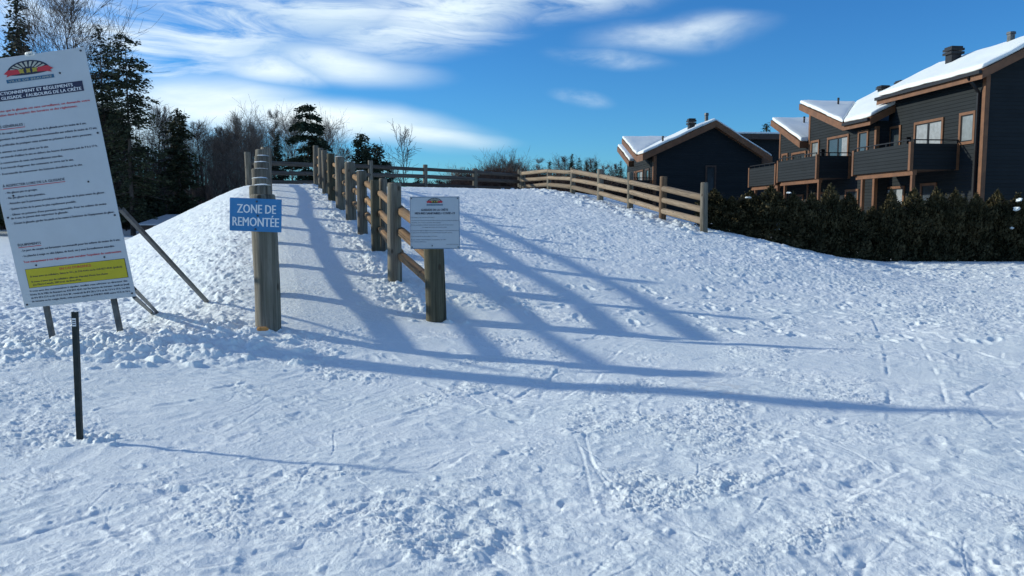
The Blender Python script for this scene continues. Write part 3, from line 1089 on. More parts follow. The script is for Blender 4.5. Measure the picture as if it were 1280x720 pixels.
def big_sign():
    w, h = 1.304, 2.6765
    m = frame_matrix(Vector((-4.965, 8.60, 1.9242)), -0.0596, -0.0965, 0.1114)
    root = thing('rules_sign', 'tall white leaning board of sledding rules in French with a yellow emergency box', 'sign')
    root.matrix_world = m
    board(root, w, h, 0.012, M['sign_white'])
    P = Plate(w, h)
    crest(P, 0.285, 0.018, 0.425, 0.072)
    P.rect('title_band', M['navy'], 0.075, 0.124, 0.926, 0.163, 0.003)
    P.text('title_lettering', M['white'], 'FONCTIONNEMENT ET RÈGLEMENTS', 0.1405, 0.0118, 0.0045, a0=0.13, a1=0.84, bold=0.003)
    P.text('title_lettering', M['white'], 'DE LA GLISSADE - FAUBOURG DE LA CRÊTE', 0.1585, 0.0118, 0.0045, a0=0.095, a1=0.906, bold=0.003)
    rd, bk = ('red_lettering/1', M['red']), ('lettering', M['ink'])
    c = 0.0082
    P.text(*rd, 'Prenez note que la glissade est sans surveillance, on demande votre', 0.205, c, 0.003, a0=0.06, a1=0.955, bold=0.0026)
    P.text(*rd, 'collaboration dans le respect des horaires et des règlements.', 0.221, c, 0.003, a0=0.06, a1=0.84, bold=0.0026)
    P.text(*bk, 'RÈGLES GÉNÉRALES :', 0.2655, 0.0098, 0.003, a0=0.055, a1=0.365, bold=0.002)
    P.rect('underline', M['red'], 0.055, 0.270, 0.365, 0.2725, 0.003)
    for s, b, a1 in (("- Le port du casque est obligatoire sur le site de la glissade pour les moins de 6 ans.", 0.2905, 0.885),
                     ("- La supervision des parents est fortement recommandée aux enfants de moins de 12 ans.", 0.3135, 0.967),
                     ("- Il est préférable de pratiquer cette activité en présence d'une autre personne.", 0.336, 0.913),
                     ("- Les animaux ne sont pas admis sur le site.", 0.3625, 0.526),
                     ("- Il est interdit d'utiliser le site en dehors des heures d'ouverture soit de 9 h à 17 h.", 0.3825, 0.94),
                     ("- La construction de sauts est formellement interdite.", 0.405, 0.63),
                     ("- Il est interdit d'apporter des contenants en verre sur le site.", 0.425, 0.714),
                     ("- Il est interdit de consommer des boissons alcoolisées sur le site.", 0.4485, 0.78)):
        P.text(*bk, s, b, c, 0.003, a0=0.06, a1=a1, bold=0.0022)
    P.text(*bk, 'À RESPECTER LORS DE LA GLISSADE', 0.4975, 0.0098, 0.003, a0=0.055, a1=0.603, bold=0.002)
    P.rect('underline', M['red'], 0.055, 0.502, 0.603, 0.5045, 0.003)
    for s, b, a1 in (("- Ne glissez pas en groupe.", 0.5245, 0.348), ("- Ne pas glisser la tête première.", 0.546, 0.408),
                     ("- Attendre que la personne précédente quitte le bas de la piste avant de glisser.", 0.568, 0.92),
                     ("- Quitter le bas de la pente le plus rapidement possible.", 0.591, 0.658),
                     ("- Glisser en présence d'une personne responsable. Pour les enfants de moins", 0.614, 0.912),
                     ("  de 6 ans, le parent doit superviser la glissade.", 0.629, 0.57),
                     ("- Durant la glissade, garder les pieds et les mains à l'intérieur de l'équipement de glisse.", 0.650, 0.965)):
        P.text(*bk, s, b, c, 0.003, a0=0.065, a1=a1, bold=0.0022)
    P.text(*bk, 'ÉQUIPEMENTS', 0.741, 0.0098, 0.003, a0=0.07, a1=0.275, bold=0.002)
    P.rect('underline', M['red'], 0.07, 0.7455, 0.275, 0.748, 0.003)
    P.text(*bk, "- Le port du casque est fortement recommandé pour les enfants de moins de 6 ans.", 0.764, c, 0.003, a0=0.085, a1=0.967, bold=0.0022)
    P.text(*bk, "- La planche à neige ou skis (alpins, de fond, etc.) sont formellement interdits.", 0.787, c, 0.003, a0=0.085, a1=0.907, bold=0.0022)
    P.text('red_lettering/2', M['red'], "Tout manquement à ces règlements peut entraîner l'expulsion du contrevenant.", 0.812, c, 0.003, a0=0.085, a1=0.958, bold=0.0026)
    P.rect('emergency_box', M['ink'], 0.083, 0.838, 0.973, 0.918, 0.003)
    P.rect('emergency_panel', M['yellow'], 0.087, 0.8395, 0.969, 0.9165, 0.0042)
    P.text('red_lettering/3', M['red'], "EN CAS D'URGENCE", 0.856, 0.0098, 0.0055, a0=0.39, a1=0.67, bold=0.002)
    P.text(*bk, "Si vous avez un cellulaire, faites le 911, le 310-4141 ou le 418 827-4541 (police).", 0.874, 0.0075, 0.0055, a0=0.115, a1=0.94, bold=0.0020)
    P.text(*bk, "Si vous n'avez pas de cellulaire allez au Marché Mont Ste-Anne", 0.896, 0.0075, 0.0055, a0=0.115, a1=0.80, bold=0.0020)
    P.text(*bk, "(ou Pétro-Canada, 200 boul. du Beau-Pré).", 0.909, 0.0075, 0.0055, a0=0.125, a1=0.56, bold=0.0020)
    for k, s in enumerate(("Si vous avez des commentaires à signaler, veuillez vous adresser au directeur des",
                           "loisirs de la Ville de Beaupré au 418 827-4541 sur les heures de bureau : lundi au jeudi",
                           "de 8 h 30 à 12 h et de 13 h à 16 h 30 ; vendredi de 8 h 30 à 12 h et de 13 h à 15 h. Les fins",
                           "de semaine ou les congés fériés, vous pouvez appeler au 418 827-4500 entre 12 h et 16 h.")):
        P.text(*bk, s, 0.9345 + 0.0145 * k, 0.0075, 0.003, a0=0.08, a1=0.965 if k else 0.955, bold=0.0020)
    P.build(root)
    bolts(P, root, ((0.965, 0.012), (0.965, 0.33), (0.755, 0.085), (0.80, 0.515), (0.13, 0.535), (0.965, 0.66), (0.04, 0.62), (0.975, 0.985), (0.03, 0.985),
                    (0.19, 0.826), (0.80, 0.824)), 0.011)
    inv = m.inverted()

    def steel(name, p0, p1, w=0.055):
        p0, p1 = inv @ p0, inv @ p1
        mb = MB()
        mb.beam(p0, p1, w, 0.008, (0, 0, 1))
        d = (p1 - p0).normalized()
        sx = d.cross(Vector((0, 0, 1))).normalized()
        ny = sx.cross(d).normalized()
        for s in (-1, 1):
            o = sx * s * (w / 2 - 0.004) - ny * 0.0195
            mb.beam(p0 + o, p1 + o, 0.008, 0.032, (0, 0, 1))
        mb.build(name, M['galv'], root)
    # two legs behind the board down into the bank, and the braces to the snow behind
    for (ub, vb, Yb, a) in ((69, 432, 8.90, 0.22), (154, 425, 8.90, 0.80)):
        pb = at(ub, vb, Yb)
        x, y = P.ab(a, 0.05)
        pb = pb + Vector((0, 0, -0.15))
        steel('leg', m @ Vector((x, y, -0.035)), pb)
    def foot_of(p, u, v):
        q = hit(u, v, 0.03)
        return q + (q - p).normalized() * 0.35
    b0 = at(150, 262, 8.78)
    steel('brace', b0, foot_of(b0, 257, 377), 0.055)
    b1 = at(166, 362, 8.85)
    steel('brace', b1, foot_of(b1, 194, 390), 0.05)
    b2 = at(166, 372, 8.85)
    steel('brace', b2, foot_of(b2, 188, 391), 0.04)
    # lump of snow left on the top edge
    rs = np.random.RandomState(3)
    mb = MB()
    for q in range(4):
        cx = -w / 2 + w * 0.545 + 0.018 * q - 0.03
        mb.add([(cx + 0.028 * math.cos(t), h / 2 + 0.022 * math.sin(t) + 0.004, zz) for zz in (-0.022, 0.012) for t in [k * math.pi / 4 for k in range(8)]],
               [tuple(range(8)), tuple(range(15, 7, -1))] + [(k, (k + 1) % 8, 8 + (k + 1) % 8, 8 + k) for k in range(8)])
    mb.build('snow_lump', M['snowcap'], root, smooth=True)


big_sign()


def blue_sign():
    p = at(319.5, 268.8, 8.80)
    m = frame_matrix(p, R(2), 0.0, R(-2.2))
    w, h = 64 * 8.8 / FPX, 41 * 8.8 / FPX
    root = thing('zone_sign', 'blue rectangular sign with white capitals on the thick post of the left fence', 'sign')
    root.matrix_world = m
    board(root, w, h, 0.006, M['blue'])
    P = Plate(w, h)
    P.text('lettering', M['white'], 'ZONE DE', 0.445, 0.265, 0.002, a0=0.14, a1=0.885, bold=0.006)
    P.text('lettering', M['white'], 'REMONTÉE', 0.84, 0.27, 0.002, a0=0.055, a1=0.945, bold=0.006)
    P.build(root)
    bolts(P, root, ((0.52, 0.09), (0.50, 0.93), (0.54, 0.52)), 0.012)


blue_sign()


def small_sign():
    p = at(543.6, 278.5, 10.40)
    m = frame_matrix(p, R(-1), R(1.5), R(0.3))
    w, h = 62 * 10.4 / FPX, 65 * 10.4 / FPX
    root = thing('health_notice', 'small square white notice with a crest on the dark post ending the right fence', 'sign')
    root.matrix_world = m
    board(root, w, h, 0.006, M['sign_white'])
    P = Plate(w, h)
    crest(P, 0.33, 0.02, 0.34, 0.135)
    bk = ('lettering', M['ink'])
    for (a0, b0, a1, b1) in ((0.004, 0.004, 0.996, 0.014), (0.004, 0.986, 0.996, 0.996), (0.004, 0.014, 0.014, 0.986), (0.986, 0.014, 0.996, 0.986)):
        P.rect('border', M['teal'], a0, b0, a1, b1, 0.002)
    P.text(*bk, 'GLISSADE DE LA CRÊTE', 0.272, 0.040, 0.003, a0=0.225, a1=0.765, bold=0.003)
    P.text(*bk, 'MESURES SANITAIRES / COVID-19', 0.338, 0.040, 0.003, a0=0.10, a1=0.90, bold=0.003)
    for s, b, a0, a1 in (("Avant d'utiliser le site, merci de lire les consignes.", 0.405, 0.02, 0.50),
                         ("Vous devez rester chez vous si vous avez de la fièvre ou de la toux, même si les symptômes sont légers ou", 0.462, 0.03, 0.985),
                         ("récents, ou si vous revenez de voyage.", 0.503, 0.03, 0.62), ("Gardez une distance de deux mètres entre les personnes en tout temps.", 0.548, 0.02, 0.87),
                         ("Le lavage des mains est recommandé.", 0.592, 0.25, 0.74),
                         ("Le port du couvre-visage est obligatoire dans la zone de remontée pour toutes les personnes de dix ans", 0.655, 0.02, 0.985),
                         ("et plus et il est fortement recommandé pour les plus jeunes.", 0.695, 0.02, 0.85),
                         ("Il est interdit de se rassembler sur le site.", 0.765, 0.02, 0.55), ("Pour toute information, consultez la ville.", 0.83, 0.02, 0.73),
                         ("Merci de votre collaboration.", 0.87, 0.02, 0.33), ("La direction des loisirs", 0.92, 0.73, 0.97)):
        P.text(*bk, s, b, 0.017, 0.003, a0=a0, a1=a1)
    P.build(root)
    bolts(P, root, ((0.035, 0.965), (0.44, 0.94), (0.965, 0.965), (0.96, 0.035), (0.035, 0.035)), 0.009)


small_sign()


def marker():
    p0 = hit(98.5, 549, 0.015)
    p1 = at(92.5, 390, p0.y + 0.03)
    base = Vector((p0.x, p0.y, g(p0.x, p0.y)))
    root = thing('marker_stake', 'thin dark green steel stake standing alone in the snow before the rules board', 'stake', base)
    mb = MB()
    a = Vector((p0.x, p0.y, p0.z - 0.2)) - base
    b = p1 - base
    d = (b - a).normalized()
    mb.beam(a, b, 0.036, 0.006, (0, 1, 0))
    for s in (-1, 1):
        o = Vector((s * 0.015, 0.013, 0))
        mb.beam(a + o, b + o, 0.006, 0.022, (0, 1, 0))
    mb.build('channel', M['steel_dark'], root)
    mb = MB()
    c = b - d * 0.07
    mb.box(c.x - 0.013, c.x + 0.013, c.y - 0.0055, c.y - 0.0042, c.z - 0.028, c.z + 0.028)
    mb.build('sticker', M['white'], root)
    mb = MB()
    for k in range(3):
        mb.box(c.x - 0.010, c.x + 0.010, c.y - 0.0068, c.y - 0.0058, c.z - 0.018 + 0.014 * k, c.z - 0.012 + 0.014 * k)
    mb.build('sticker_print', M['ink'], root)


marker()


def bark_chip():
    p = hit(328, 411, 0.10)
    bm = bmesh.new()
    bmesh.ops.create_icosphere(bm, subdivisions=2, radius=0.05)
    rr = random.Random(4)
    for v in bm.verts:
        v.co = Vector((v.co.x * 1.3, v.co.y * 0.8, v.co.z * 0.55)) * rr.uniform(0.75, 1.2)
    me = bpy.data.meshes.new('wood_chip')
    bm.to_mesh(me)
    bm.free()
    o = link('wood_chip', me, flat('orange_wood_chip', (0.42, 0.20, 0.06), 0.8, var=0.4, scale=20), None, (p.x, p.y, p.z))
    tag(o, 'small orange-brown chip of wood lying at the foot of the thick post', 'wood chip')


bark_chip()

# ------------------------------------------------------------------ houses


def window(root, wall, a0, a1, z0, z1, s0, face='x', mullions=0, pane='pane', curtain=False, bar=0.11, trim='trim', name='window'):
    """a framed opening on the facade x=s0 (face 'x', looking to -x) or the end wall y=s0 (face 'y', looking to -y); a0..a1 along the wall"""
    def bx(mb, lo, hi, p0, p1, q0, q1):
        if face == 'x':
            mb.box(s0 - hi, s0 - lo, p0, p1, q0, q1)
        else:
            mb.box(p0, p1, s0 - hi, s0 - lo, q0, q1)
    mb = MB()
    bx(mb, -0.03, 0.06, a0, a1, z1 - bar, z1)
    bx(mb, -0.03, 0.06, a0, a1, z0, z0 + bar)
    bx(mb, -0.03, 0.058, a0, a0 + bar, z0 + bar, z1 - bar)
    bx(mb, -0.03, 0.058, a1 - bar, a1, z0 + bar, z1 - bar)
    f = mb.build(name, M[trim], root)
    i0, i1, j0, j1 = a0 + bar, a1 - bar, z0 + bar, z1 - bar
    mb = MB()
    t = 0.045
    bx(mb, -0.02, 0.034, i0, i1, j1 - t, j1)
    bx(mb, -0.02, 0.034, i0, i1, j0, j0 + t)
    bx(mb, -0.02, 0.033, i0, i0 + t, j0 + t, j1 - t)
    bx(mb, -0.02, 0.033, i1 - t, i1, j0 + t, j1 - t)
    for k in range(mullions):
        c = i0 + (i1 - i0) * (k + 1) / (mullions + 1)
        bx(mb, -0.02, 0.033, c - t, c + t, j0 + t, j1 - t)
    mb.build('sash', M['black'], f)
    mb = MB()
    bx(mb, -0.02, 0.012, i0, i1, j0, j1)
    mb.build('pane', M[pane], f)
    if curtain:
        n = 40
        mb = MB()
        for (c0, c1) in curtain:
            for k in range(n):
                q0 = i0 + (i1 - i0) * (c0 + (c1 - c0) * k / n)
                q1 = i0 + (i1 - i0) * (c0 + (c1 - c0) * (k + 1) / n)
                d0 = 0.0215 + 0.005 * math.sin(k * 1.4)
                d1 = 0.0215 + 0.005 * math.sin((k + 1) * 1.4)
                if face == 'x':
                    mb.add([(s0 - d0, q0, j0 + t), (s0 - d1, q1, j0 + t), (s0 - d1, q1, j1 - t), (s0 - d0, q0, j1 - t)], [(0, 1, 2, 3)])
        mb.build('curtain', M['curtain'], f)
    return f


def roof_plane(root, pts, th, mat='trim', snow=0.20, inset=0.06, name='roof'):
    mb = MB()
    mb.prism(pts, (0, 0, -th))
    r = mb.build(name, M[mat], root)
    if snow:
        c = sum((Vector(p) for p in pts), Vector()) / len(pts)
        q = [Vector(p) + (c - Vector(p)).normalized() * inset + Vector((0, 0, 0.003)) for p in pts]
        mb = MB()
        mb.prism([p + Vector((0, 0, snow)) for p in q], (0, 0, -snow))
        o = mb.build('roof_snow', M['snowcap'], r, bevel=0.08, seg=3, smooth=True)
        bm = bmesh.new()
        bm.from_mesh(o.data)
        bmesh.ops.triangulate(bm, faces=bm.faces)
        for _ in range(4):
            bmesh.ops.subdivide_edges(bm, edges=[e for e in bm.edges if e.calc_length() > 0.5], cuts=1)
            bmesh.ops.triangulate(bm, faces=bm.faces)
        for v in bm.verts:
            k = mnoise.noise(v.co * 0.9)
            k2 = mnoise.noise(v.co * 2.6 + Vector((5, 3, 1)))
            v.co += Vector((0.05 * k2, 0.06 * k2, 0.05 * k + 0.03 * k2 + 0.02))
        for f in bm.faces:
            f.smooth = True
        bm.to_mesh(o.data)
        bm.free()
    return r


def sconce(root, x, y, z):
    mb = MB()
    mb.box(x - 0.16, x - 0.02, y - 0.09, y + 0.09, z, z + 0.30)
    mb.box(x - 0.19, x, y - 0.12, y + 0.12, z + 0.30, z + 0.36)
    mb.box(x - 0.04, x + 0.01, y - 0.07, y + 0.07, z - 0.14, z)
    mb.build('wall_lamp', M['black'], root, bevel=0.01, seg=1)


def vent(root, x, y, z, w, h, kind):
    mb = MB()
    if kind == 'box':
        mb.box(x - w * 0.36, x + w * 0.36, y - w * 0.36, y + w * 0.36, z - 0.5, z + h * 0.6)
        mb.box(x - w / 2, x + w / 2, y - w / 2, y + w / 2, z + h * 0.45, z + h * 0.62)
        mb.box(x - w / 2, x + w / 2, y - w / 2, y + w / 2, z + h * 0.70, z + h * 0.86)
        mb.box(x - w * 0.42, x + w * 0.42, y - w * 0.42, y + w * 0.42, z + h * 0.88, z + h)
        mb.build('roof_vent', M['black'], root)
    else:
        mb.tube((x, y, z - 0.5), (x, y, z + h * 0.75), w * 0.4, w * 0.4, 12)
        mb.tube((x, y, z + h * 0.78), (x, y, z + h), w * 0.5, w * 0.46, 12)
        mb.build('flue_pipe', M['galv'] if kind == 'flue' else M['black'], root)


def balcony(root, t0, t1, s_wall, depth, z0, z1, posts=True):
    s0 = s_wall - depth
    mb = MB()
    mb.box(s0, s0 + 0.07, t0, t1, z0, z1)                      # front
    mb.box(s0 + 0.07, s_wall - 0.003, t0, t0 + 0.07, z0, z1)    # near side
    mb.box(s0 + 0.07, s_wall - 0.003, t1 - 0.07, t1, z0, z1)
    b = mb.build('balcony', M['siding'], root)
    mb = MB()
    mb.box(s0 + 0.072, s_wall - 0.005, t0 + 0.072, t1 - 0.072, z0 + 0.02, z0 + 0.16)
    mb.build('floor', M['trim_dark'], b)
    for (x, y) in ((s0, t0), (s0, t1)):
        mb = MB()
        mb.box(x - 0.022, x + 0.115, y - 0.025 if y == t0 else y - 0.115, y + 0.115 if y == t0 else y + 0.025, z0 - 0.05, z1 + 0.06)
        mb.build('corner_trim', M['trim'], b)
    mb = MB()
    mb.box(s_wall - 0.12, s_wall - 0.006, t0 - 0.022, t0 + 0.09, z0 - 0.02, z1)
    mb.build('corner_trim', M['trim'], b)
    mb = MB()
    for (y0, y1) in ((t0 + 0.12, t1 - 0.12),):
        mb.beam((s0 + 0.035, y0, z1 + 0.15), (s0 + 0.035, y1, z1 + 0.15), 0.05, 0.045)
        k = 5
        for i in range(k + 1):
            y = y0 + (y1 - y0) * i / k
            mb.box(s0 + 0.015, s0 + 0.055, y - 0.02, y + 0.02, z1 - 0.02, z1 + 0.13)
    mb.beam((s0 + 0.12, t0 + 0.035, z1 + 0.15), (s_wall - 0.02, t0 + 0.035, z1 + 0.15), 0.05, 0.045)
    for i in range(4):
        xx = s0 + 0.15 + (depth - 0.25) * i / 3
        mb.box(xx - 0.02, xx + 0.02, t0 + 0.015, t0 + 0.055, z1 - 0.02, z1 + 0.13)
    mb.build('handrail', M['black'], b)
    if posts:
        mb = MB()
        mb.box(s0 + 0.16, s0 + 0.34, t0 + 0.05, t1 - 0.05, z0 - 0.22, z0 - 0.003)
        mb.build('beam', M['trim'], b)
        for y in (t0 + 0.1, t1 - 0.6):
            mb = MB()
            mb.box(s0 + 0.18, s0 + 0.31, y, y + 0.13, -0.6, z0 - 0.222)
            mb.build('support_post', M['trim'], b)
    return b


def house_row():
    ang = R(5.71)
    corner = Vector((18.3, 31.0, 0))
    root = thing('townhouse_row', 'two-storey dark townhouse row with brown trim, balconies and snowy roofs behind the hedge', 'house', corner, (0, 0, ang),
                 group='dark townhouses right of the hill')
    ZB = -0.8
    # near block, gable end towards the camera
    sl_, e1, r1s = 0.5, 7.10, 2.5
    zr = e1 + sl_ * (r1s + 0.5)

    def ztop1(s):
        return (e1 + sl_ * (s + 0.5) if s < r1s else zr - sl_ * (s - r1s)) - 0.33
    mb = MB()
    prof = [(0, ZB), (6.0, ZB), (6.0, ztop1(6.0)), (r1s, ztop1(r1s)), (0, ztop1(0))]
    mb.prism([(s, 0, z) for s, z in prof], (0, 6.5, 0))
    mb.build('wall', M['siding'], root)
    t0, t1 = -0.45, 6.75
    roof_plane(root, [(-0.5, t0, e1), (-0.5, t1, e1), (r1s, t1, zr), (r1s, t0, zr)], 0.33)
    roof_plane(root, [(r1s + 0.003, t0, zr), (r1s + 0.003, t1, zr), (6.6, t1, zr - sl_ * (6.6 - r1s)), (6.6, t0, zr - sl_ * (6.6 - r1s))], 0.33)
    mb = MB()
    mb.box(-0.63, -0.503, t0 + 0.02, t1 - 0.02, e1 - 0.13, e1 + 0.0)
    mb.build('gutter', M['black'], root)
    mb = MB()
    mb.box(-0.022, 0.16, -0.024, -0.003, ZB, ztop1(0) - 0.02)
    mb.box(-0.024, -0.003, -0.024, 0.16, ZB, ztop1(0) - 0.02)
    mb.build('corner_board', M['trim'], root)
    mb = MB()
    mb.beam((-0.09, 0.28, ZB), (-0.09, 0.28, 6.4), 0.09, 0.08, (0, 1, 0))
    mb.beam((-0.09, 0.28, 6.38), (-0.55, 0.28, 6.93), 0.09, 0.08, (0, 1, 0))
    mb.build('downspout', M['black'], root)
    window(root, None, 0.46, 1.42, 4.44, 5.72, 0, pane='pane_pale')
    window(root, None, 2.42, 4.44, 3.55, 5.70, 0, mullions=1, curtain=((0.03, 0.46), (0.55, 0.97)))
    window(root, None, 5.44, 6.36, 4.50, 5.72, 0, pane='pane')
    window(root, None, 4.98, 6.72 - 0.25, 1.40, 2.95, 0, curtain=((0.05, 0.4), (0.62, 0.95)))
    window(root, None, 2.70, 3.80, 0.35, 3.0, 0, name='door', trim='trim')
    sconce(root, 0, 4.85, 4.75)
    sconce(root, 0, 2.35, 2.2)
    balcony(root, 1.36, 5.8, 0, 2.1, 3.46, 4.50)
    # second unit, standing 0.7 m further forward: level eave, then a slope rising away
    so_, e2 = -0.7, 6.10
    es = so_ - 0.5
    rs_ = 3.3
    zr2 = e2 + 0.5 * (rs_ - es)
    TV, TE = 8.45, 13.25
    ze = e2 + 0.34 * (TE - TV)
    mb = MB()
    mb.prism([(so_, 6.3, ZB), (so_, 13.0, ZB), (so_, 13.0, ze - 0.42), (so_, TV, e2 - 0.10), (so_, 6.3, e2 - 0.10)], (7.0, 0, 0))
    mb.build('wall', M['siding'], root)
    sv = es + 0.34 * (TE - TV) / 0.5
    roof_plane(root, [(es, 6.0, e2), (es, TV, e2), (sv, TE, ze), (rs_, TE, zr2), (rs_, 6.0, zr2)], 0.33)
    roof_plane(root, [(es, TV + 0.003, e2), (es, TE, ze), (sv, TE, ze)], 0.33, inset=0.03)
    mb = MB()
    mb.box(es - 0.13, es - 0.003, 6.05, TV - 0.1, e2 - 0.13, e2)
    mb.build('gutter', M['black'], root)
    mb = MB()
    mb.box(so_ - 0.022, so_ + 0.14, 6.276, 6.297, ZB, e2 - 0.35)
    mb.box(so_ - 0.024, so_ - 0.003, 6.276, 6.44, ZB, e2 - 0.35)
    mb.build('corner_board', M['trim'], root)
    mb = MB()
    mb.box(so_ - 0.024, so_ - 0.003, 12.84, 13.02, ZB, ze - 0.5)
    mb.build('corner_board', M['trim'], root)
    window(root, None, 6.93, 7.85, 4.50, 5.68, so_)
    window(root, None, 8.70, 10.85, 3.55, 5.66, so_, mullions=1, curtain=((0.03, 0.3),))
    window(root, None, 11.72, 12.66, 4.50, 5.66, so_, pane='pane_pale')
    window(root, None, 7.6, 8.85, 0.9, 2.9, so_)
    window(root, None, 10.2, 12.2, 0.4, 2.85, so_, mullions=1)
    sconce(root, so_, 11.3, 4.75)
    balcony(root, 8.5, 13.0, so_, 1.75, 3.46, 4.55)
    # third unit
    e3 = 5.65
    T3, TE3 = 13.0, 16.9
    z3 = e3 + 0.42 * (TE3 - T3)
    mb = MB()
    mb.prism([(so_ + 0.02, 13.003, ZB), (so_ + 0.02, 16.7, ZB), (so_ + 0.02, 16.7, z3 - 0.42), (so_ + 0.02, 13.003, e3 - 0.33)], (6.5, 0, 0))
    mb.build('wall', M['siding'], root)
    roof_plane(root, [(es, T3 + 0.03, e3), (es, TE3, z3), (4.0, TE3, z3), (4.0, T3 + 0.03, e3)], 0.33)
    mb = MB()
    mb.box(so_ - 0.006, so_ + 0.017, 16.56, 16.72, ZB, z3 - 0.5)
    mb.build('corner_board', M['trim'], root)
    window(root, None, 13.25, 15.0, 3.6, 5.2, so_ + 0.02, mullions=1)
    window(root, None, 15.5, 16.3, 4.5, 5.25, so_ + 0.02)
    window(root, None, 13.4, 15.2, 0.4, 2.8, so_ + 0.02, mullions=1)
    balcony(root, 13.25, 17.0, so_ + 0.02, 1.75, 3.35, 4.40)
    # things through the roofs
    vent(root, 1.75, 4.6, e1 + sl_ * 2.25 + 0.2, 0.62, 0.62, 'box')
    vent(root, 2.45, 2.0, zr + 0.12, 0.36, 0.40, 'flue')
    vent(root, 2.35, 9.4, 7.85 + 0.12, 0.55, 0.42, 'box')
    vent(root, 2.9, 12.0, 8.1 + 0.12, 0.55, 0.35, 'box')
    vent(root, 0.55, 12.3, 7.4, 0.13, 0.55, 'pipe')
    vent(root, 0.4, 15.9, 6.8 + 0.1, 0.13, 0.5, 'pipe')


house_row()


def gable_house():
    ang = R(5.71)
    corner = at(816, 271, 54.0)
    corner.z = 0
    root = thing('gabled_house', 'dark house with its blank gable end towards the hill, beyond the right fence', 'house', corner, (0, 0, ang),
                 group='dark townhouses right of the hill')
    ZB = -0.8
    el_, rz, er = 5.72, 8.02, 5.62
    s0, sr, s1 = -0.9, 4.15, 8.15

    def zt(s):
        return (el_ + (rz - el_) * (s - s0) / (sr - s0) if s < sr else rz + (er - rz) * (s - sr) / (s1 - sr)) - 0.42
    mb = MB()
    mb.prism([(0, 0, ZB), (7.6, 0, ZB), (7.6, 0, zt(7.6)), (sr, 0, zt(sr)), (0, 0, zt(0))], (0, 5.0, 0))
    mb.build('wall', M['siding'], root)
    k1 = (rz - el_) / (sr - s0)
    TV, TE = 1.1, 5.5
    ze = el_ + 0.37 * (TE - TV)
    sv = s0 + (ze - el_) / k1
    roof_plane(root, [(s0, -0.5, el_), (s0, TV, el_), (sv, TE, ze), (sr, TE, rz), (sr, -0.5, rz)], 0.42)
    roof_plane(root, [(s0, TV + 0.003, el_), (s0, TE, ze), (sv, TE, ze)], 0.38, inset=0.03)
    roof_plane(root, [(sr + 0.003, -0.5, rz), (sr + 0.003, TE, rz), (s1, TE, er), (s1, -0.5, er)], 0.42, snow=0.12)
    mb = MB()
    mb.prism([(0.001, 5.003, ZB), (0.001, 5.25, ZB), (0.001, 5.25, ze - 0.42), (0.001, 5.003, ze - 0.5)], (5, 0, 0))
    mb.prism([(-0.02, 1.1, el_ - 0.35), (-0.02, 5.2, ze - 0.40), (-0.02, 5.2, el_ - 0.5), (-0.02, 1.1, el_ - 0.5)], (0.018, 0, 0))
    mb.build('gable_panel', M['siding'], root)
    mb = MB()
    mb.box(-0.024, 0.2, -0.024, -0.003, ZB, zt(0) - 0.02)
    mb.box(-0.026, -0.003, -0.024, 0.2, ZB, zt(0) - 0.02)
    mb.build('corner_board', M['trim'], root)
    window(root, None, 3.62, 4.38, 1.6, 5.05, 0, face='y', trim='trim_dark')
    window(root, None, 1.0, 1.9, 3.2, 4.9, 0, trim='trim_dark')
    window(root, None, 2.6, 4.4, 3.0, 4.9, 0, mullions=1, curtain=((0.05, 0.5),))
    window(root, None, 4.55, 5.1, 4.0, 4.9, 0)
    balcony(root, 0.35, 4.9, 0, 2.9, 3.2, 4.05, posts=True)
    # next unit behind, its own peak further left
    mb = MB()
    mb.prism([(0.40, 5.3, ZB), (0.40, 9.0, ZB), (0.40, 9.0, 6.65), (0.40, 5.3, 5.2)], (6, 0, 0))
    mb.build('wall', M['siding'], root)
    roof_plane(root, [(-0.35, 5.52, 5.65), (-0.35, 9.3, 7.1), (4, 9.3, 7.1), (4, 5.52, 5.65)], 0.38)
    vent(root, 2.9, 1.0, 7.55, 0.55, 0.75, 'box')
    vent(root, 4.5, 2.5, 8.1, 0.32, 0.80, 'flue')
    vent(root, 5.3, 2.0, 7.45, 0.7, 0.5, 'box')
    vent(root, 0.9, 1.0, 6.75, 0.16, 0.35, 'pipe')


gable_house()


def rear_house():
    a = at(914, 166, 66)
    root = thing('rear_house', 'dark flat-roofed house wing glimpsed between the gable and the townhouse row', 'house', (a.x, 66, 0), (0, 0, R(5.71)),
                 group='dark townhouses right of the hill')
    zt = a.z
    mb = MB()
    mb.box(0, 9, 0, 7, -0.8, zt - 0.55)
    mb.build('wall', M['siding'], root)
    mb = MB()
    mb.box(-0.4, 9.4, -0.6, 7.4, zt - 0.55, zt - 0.12)
    r = mb.build('roof', M['trim_dark'], root)
    mb = MB()
    mb.box(-0.33, 9.33, -0.53, 7.33, zt - 0.117, zt + 0.04)
    mb.build('roof_snow', M['snowcap'], r, bevel=0.05)
    window(root, None, 2.55, 3.35, 5.9, 6.6, 0, face='y', trim='trim_dark')


rear_house()


def hut():
    a = at(172, 280, 62)
    b = at(218, 268, 65)
    root = thing('low_shed', 'low dark shed with a pale grey roof before the woodland left of the hill', 'shed', (a.x, 62, 0))
    w = (at(210, 280, 62).x - a.x)
    z0, z1 = a.z, b.z
    mb = MB()
    mb.box(0.1, w + 0.3, 0.3, 4.6, -0.5, z0 - 0.1)
    mb.build('wall', M['trim_dark'], root)
    mb = MB()
    mb.prism([(-0.1, 0, z0), (w, 0, z0), (w + 0.9, 3.2, z1), (0.9, 3.2, z1)], (0, 0, -0.1))
    mb.build('roof', flat('grey_roof', (0.42, 0.44, 0.46), 0.6, var=0.1), root)


hut()

# ------------------------------------------------------------------ trees


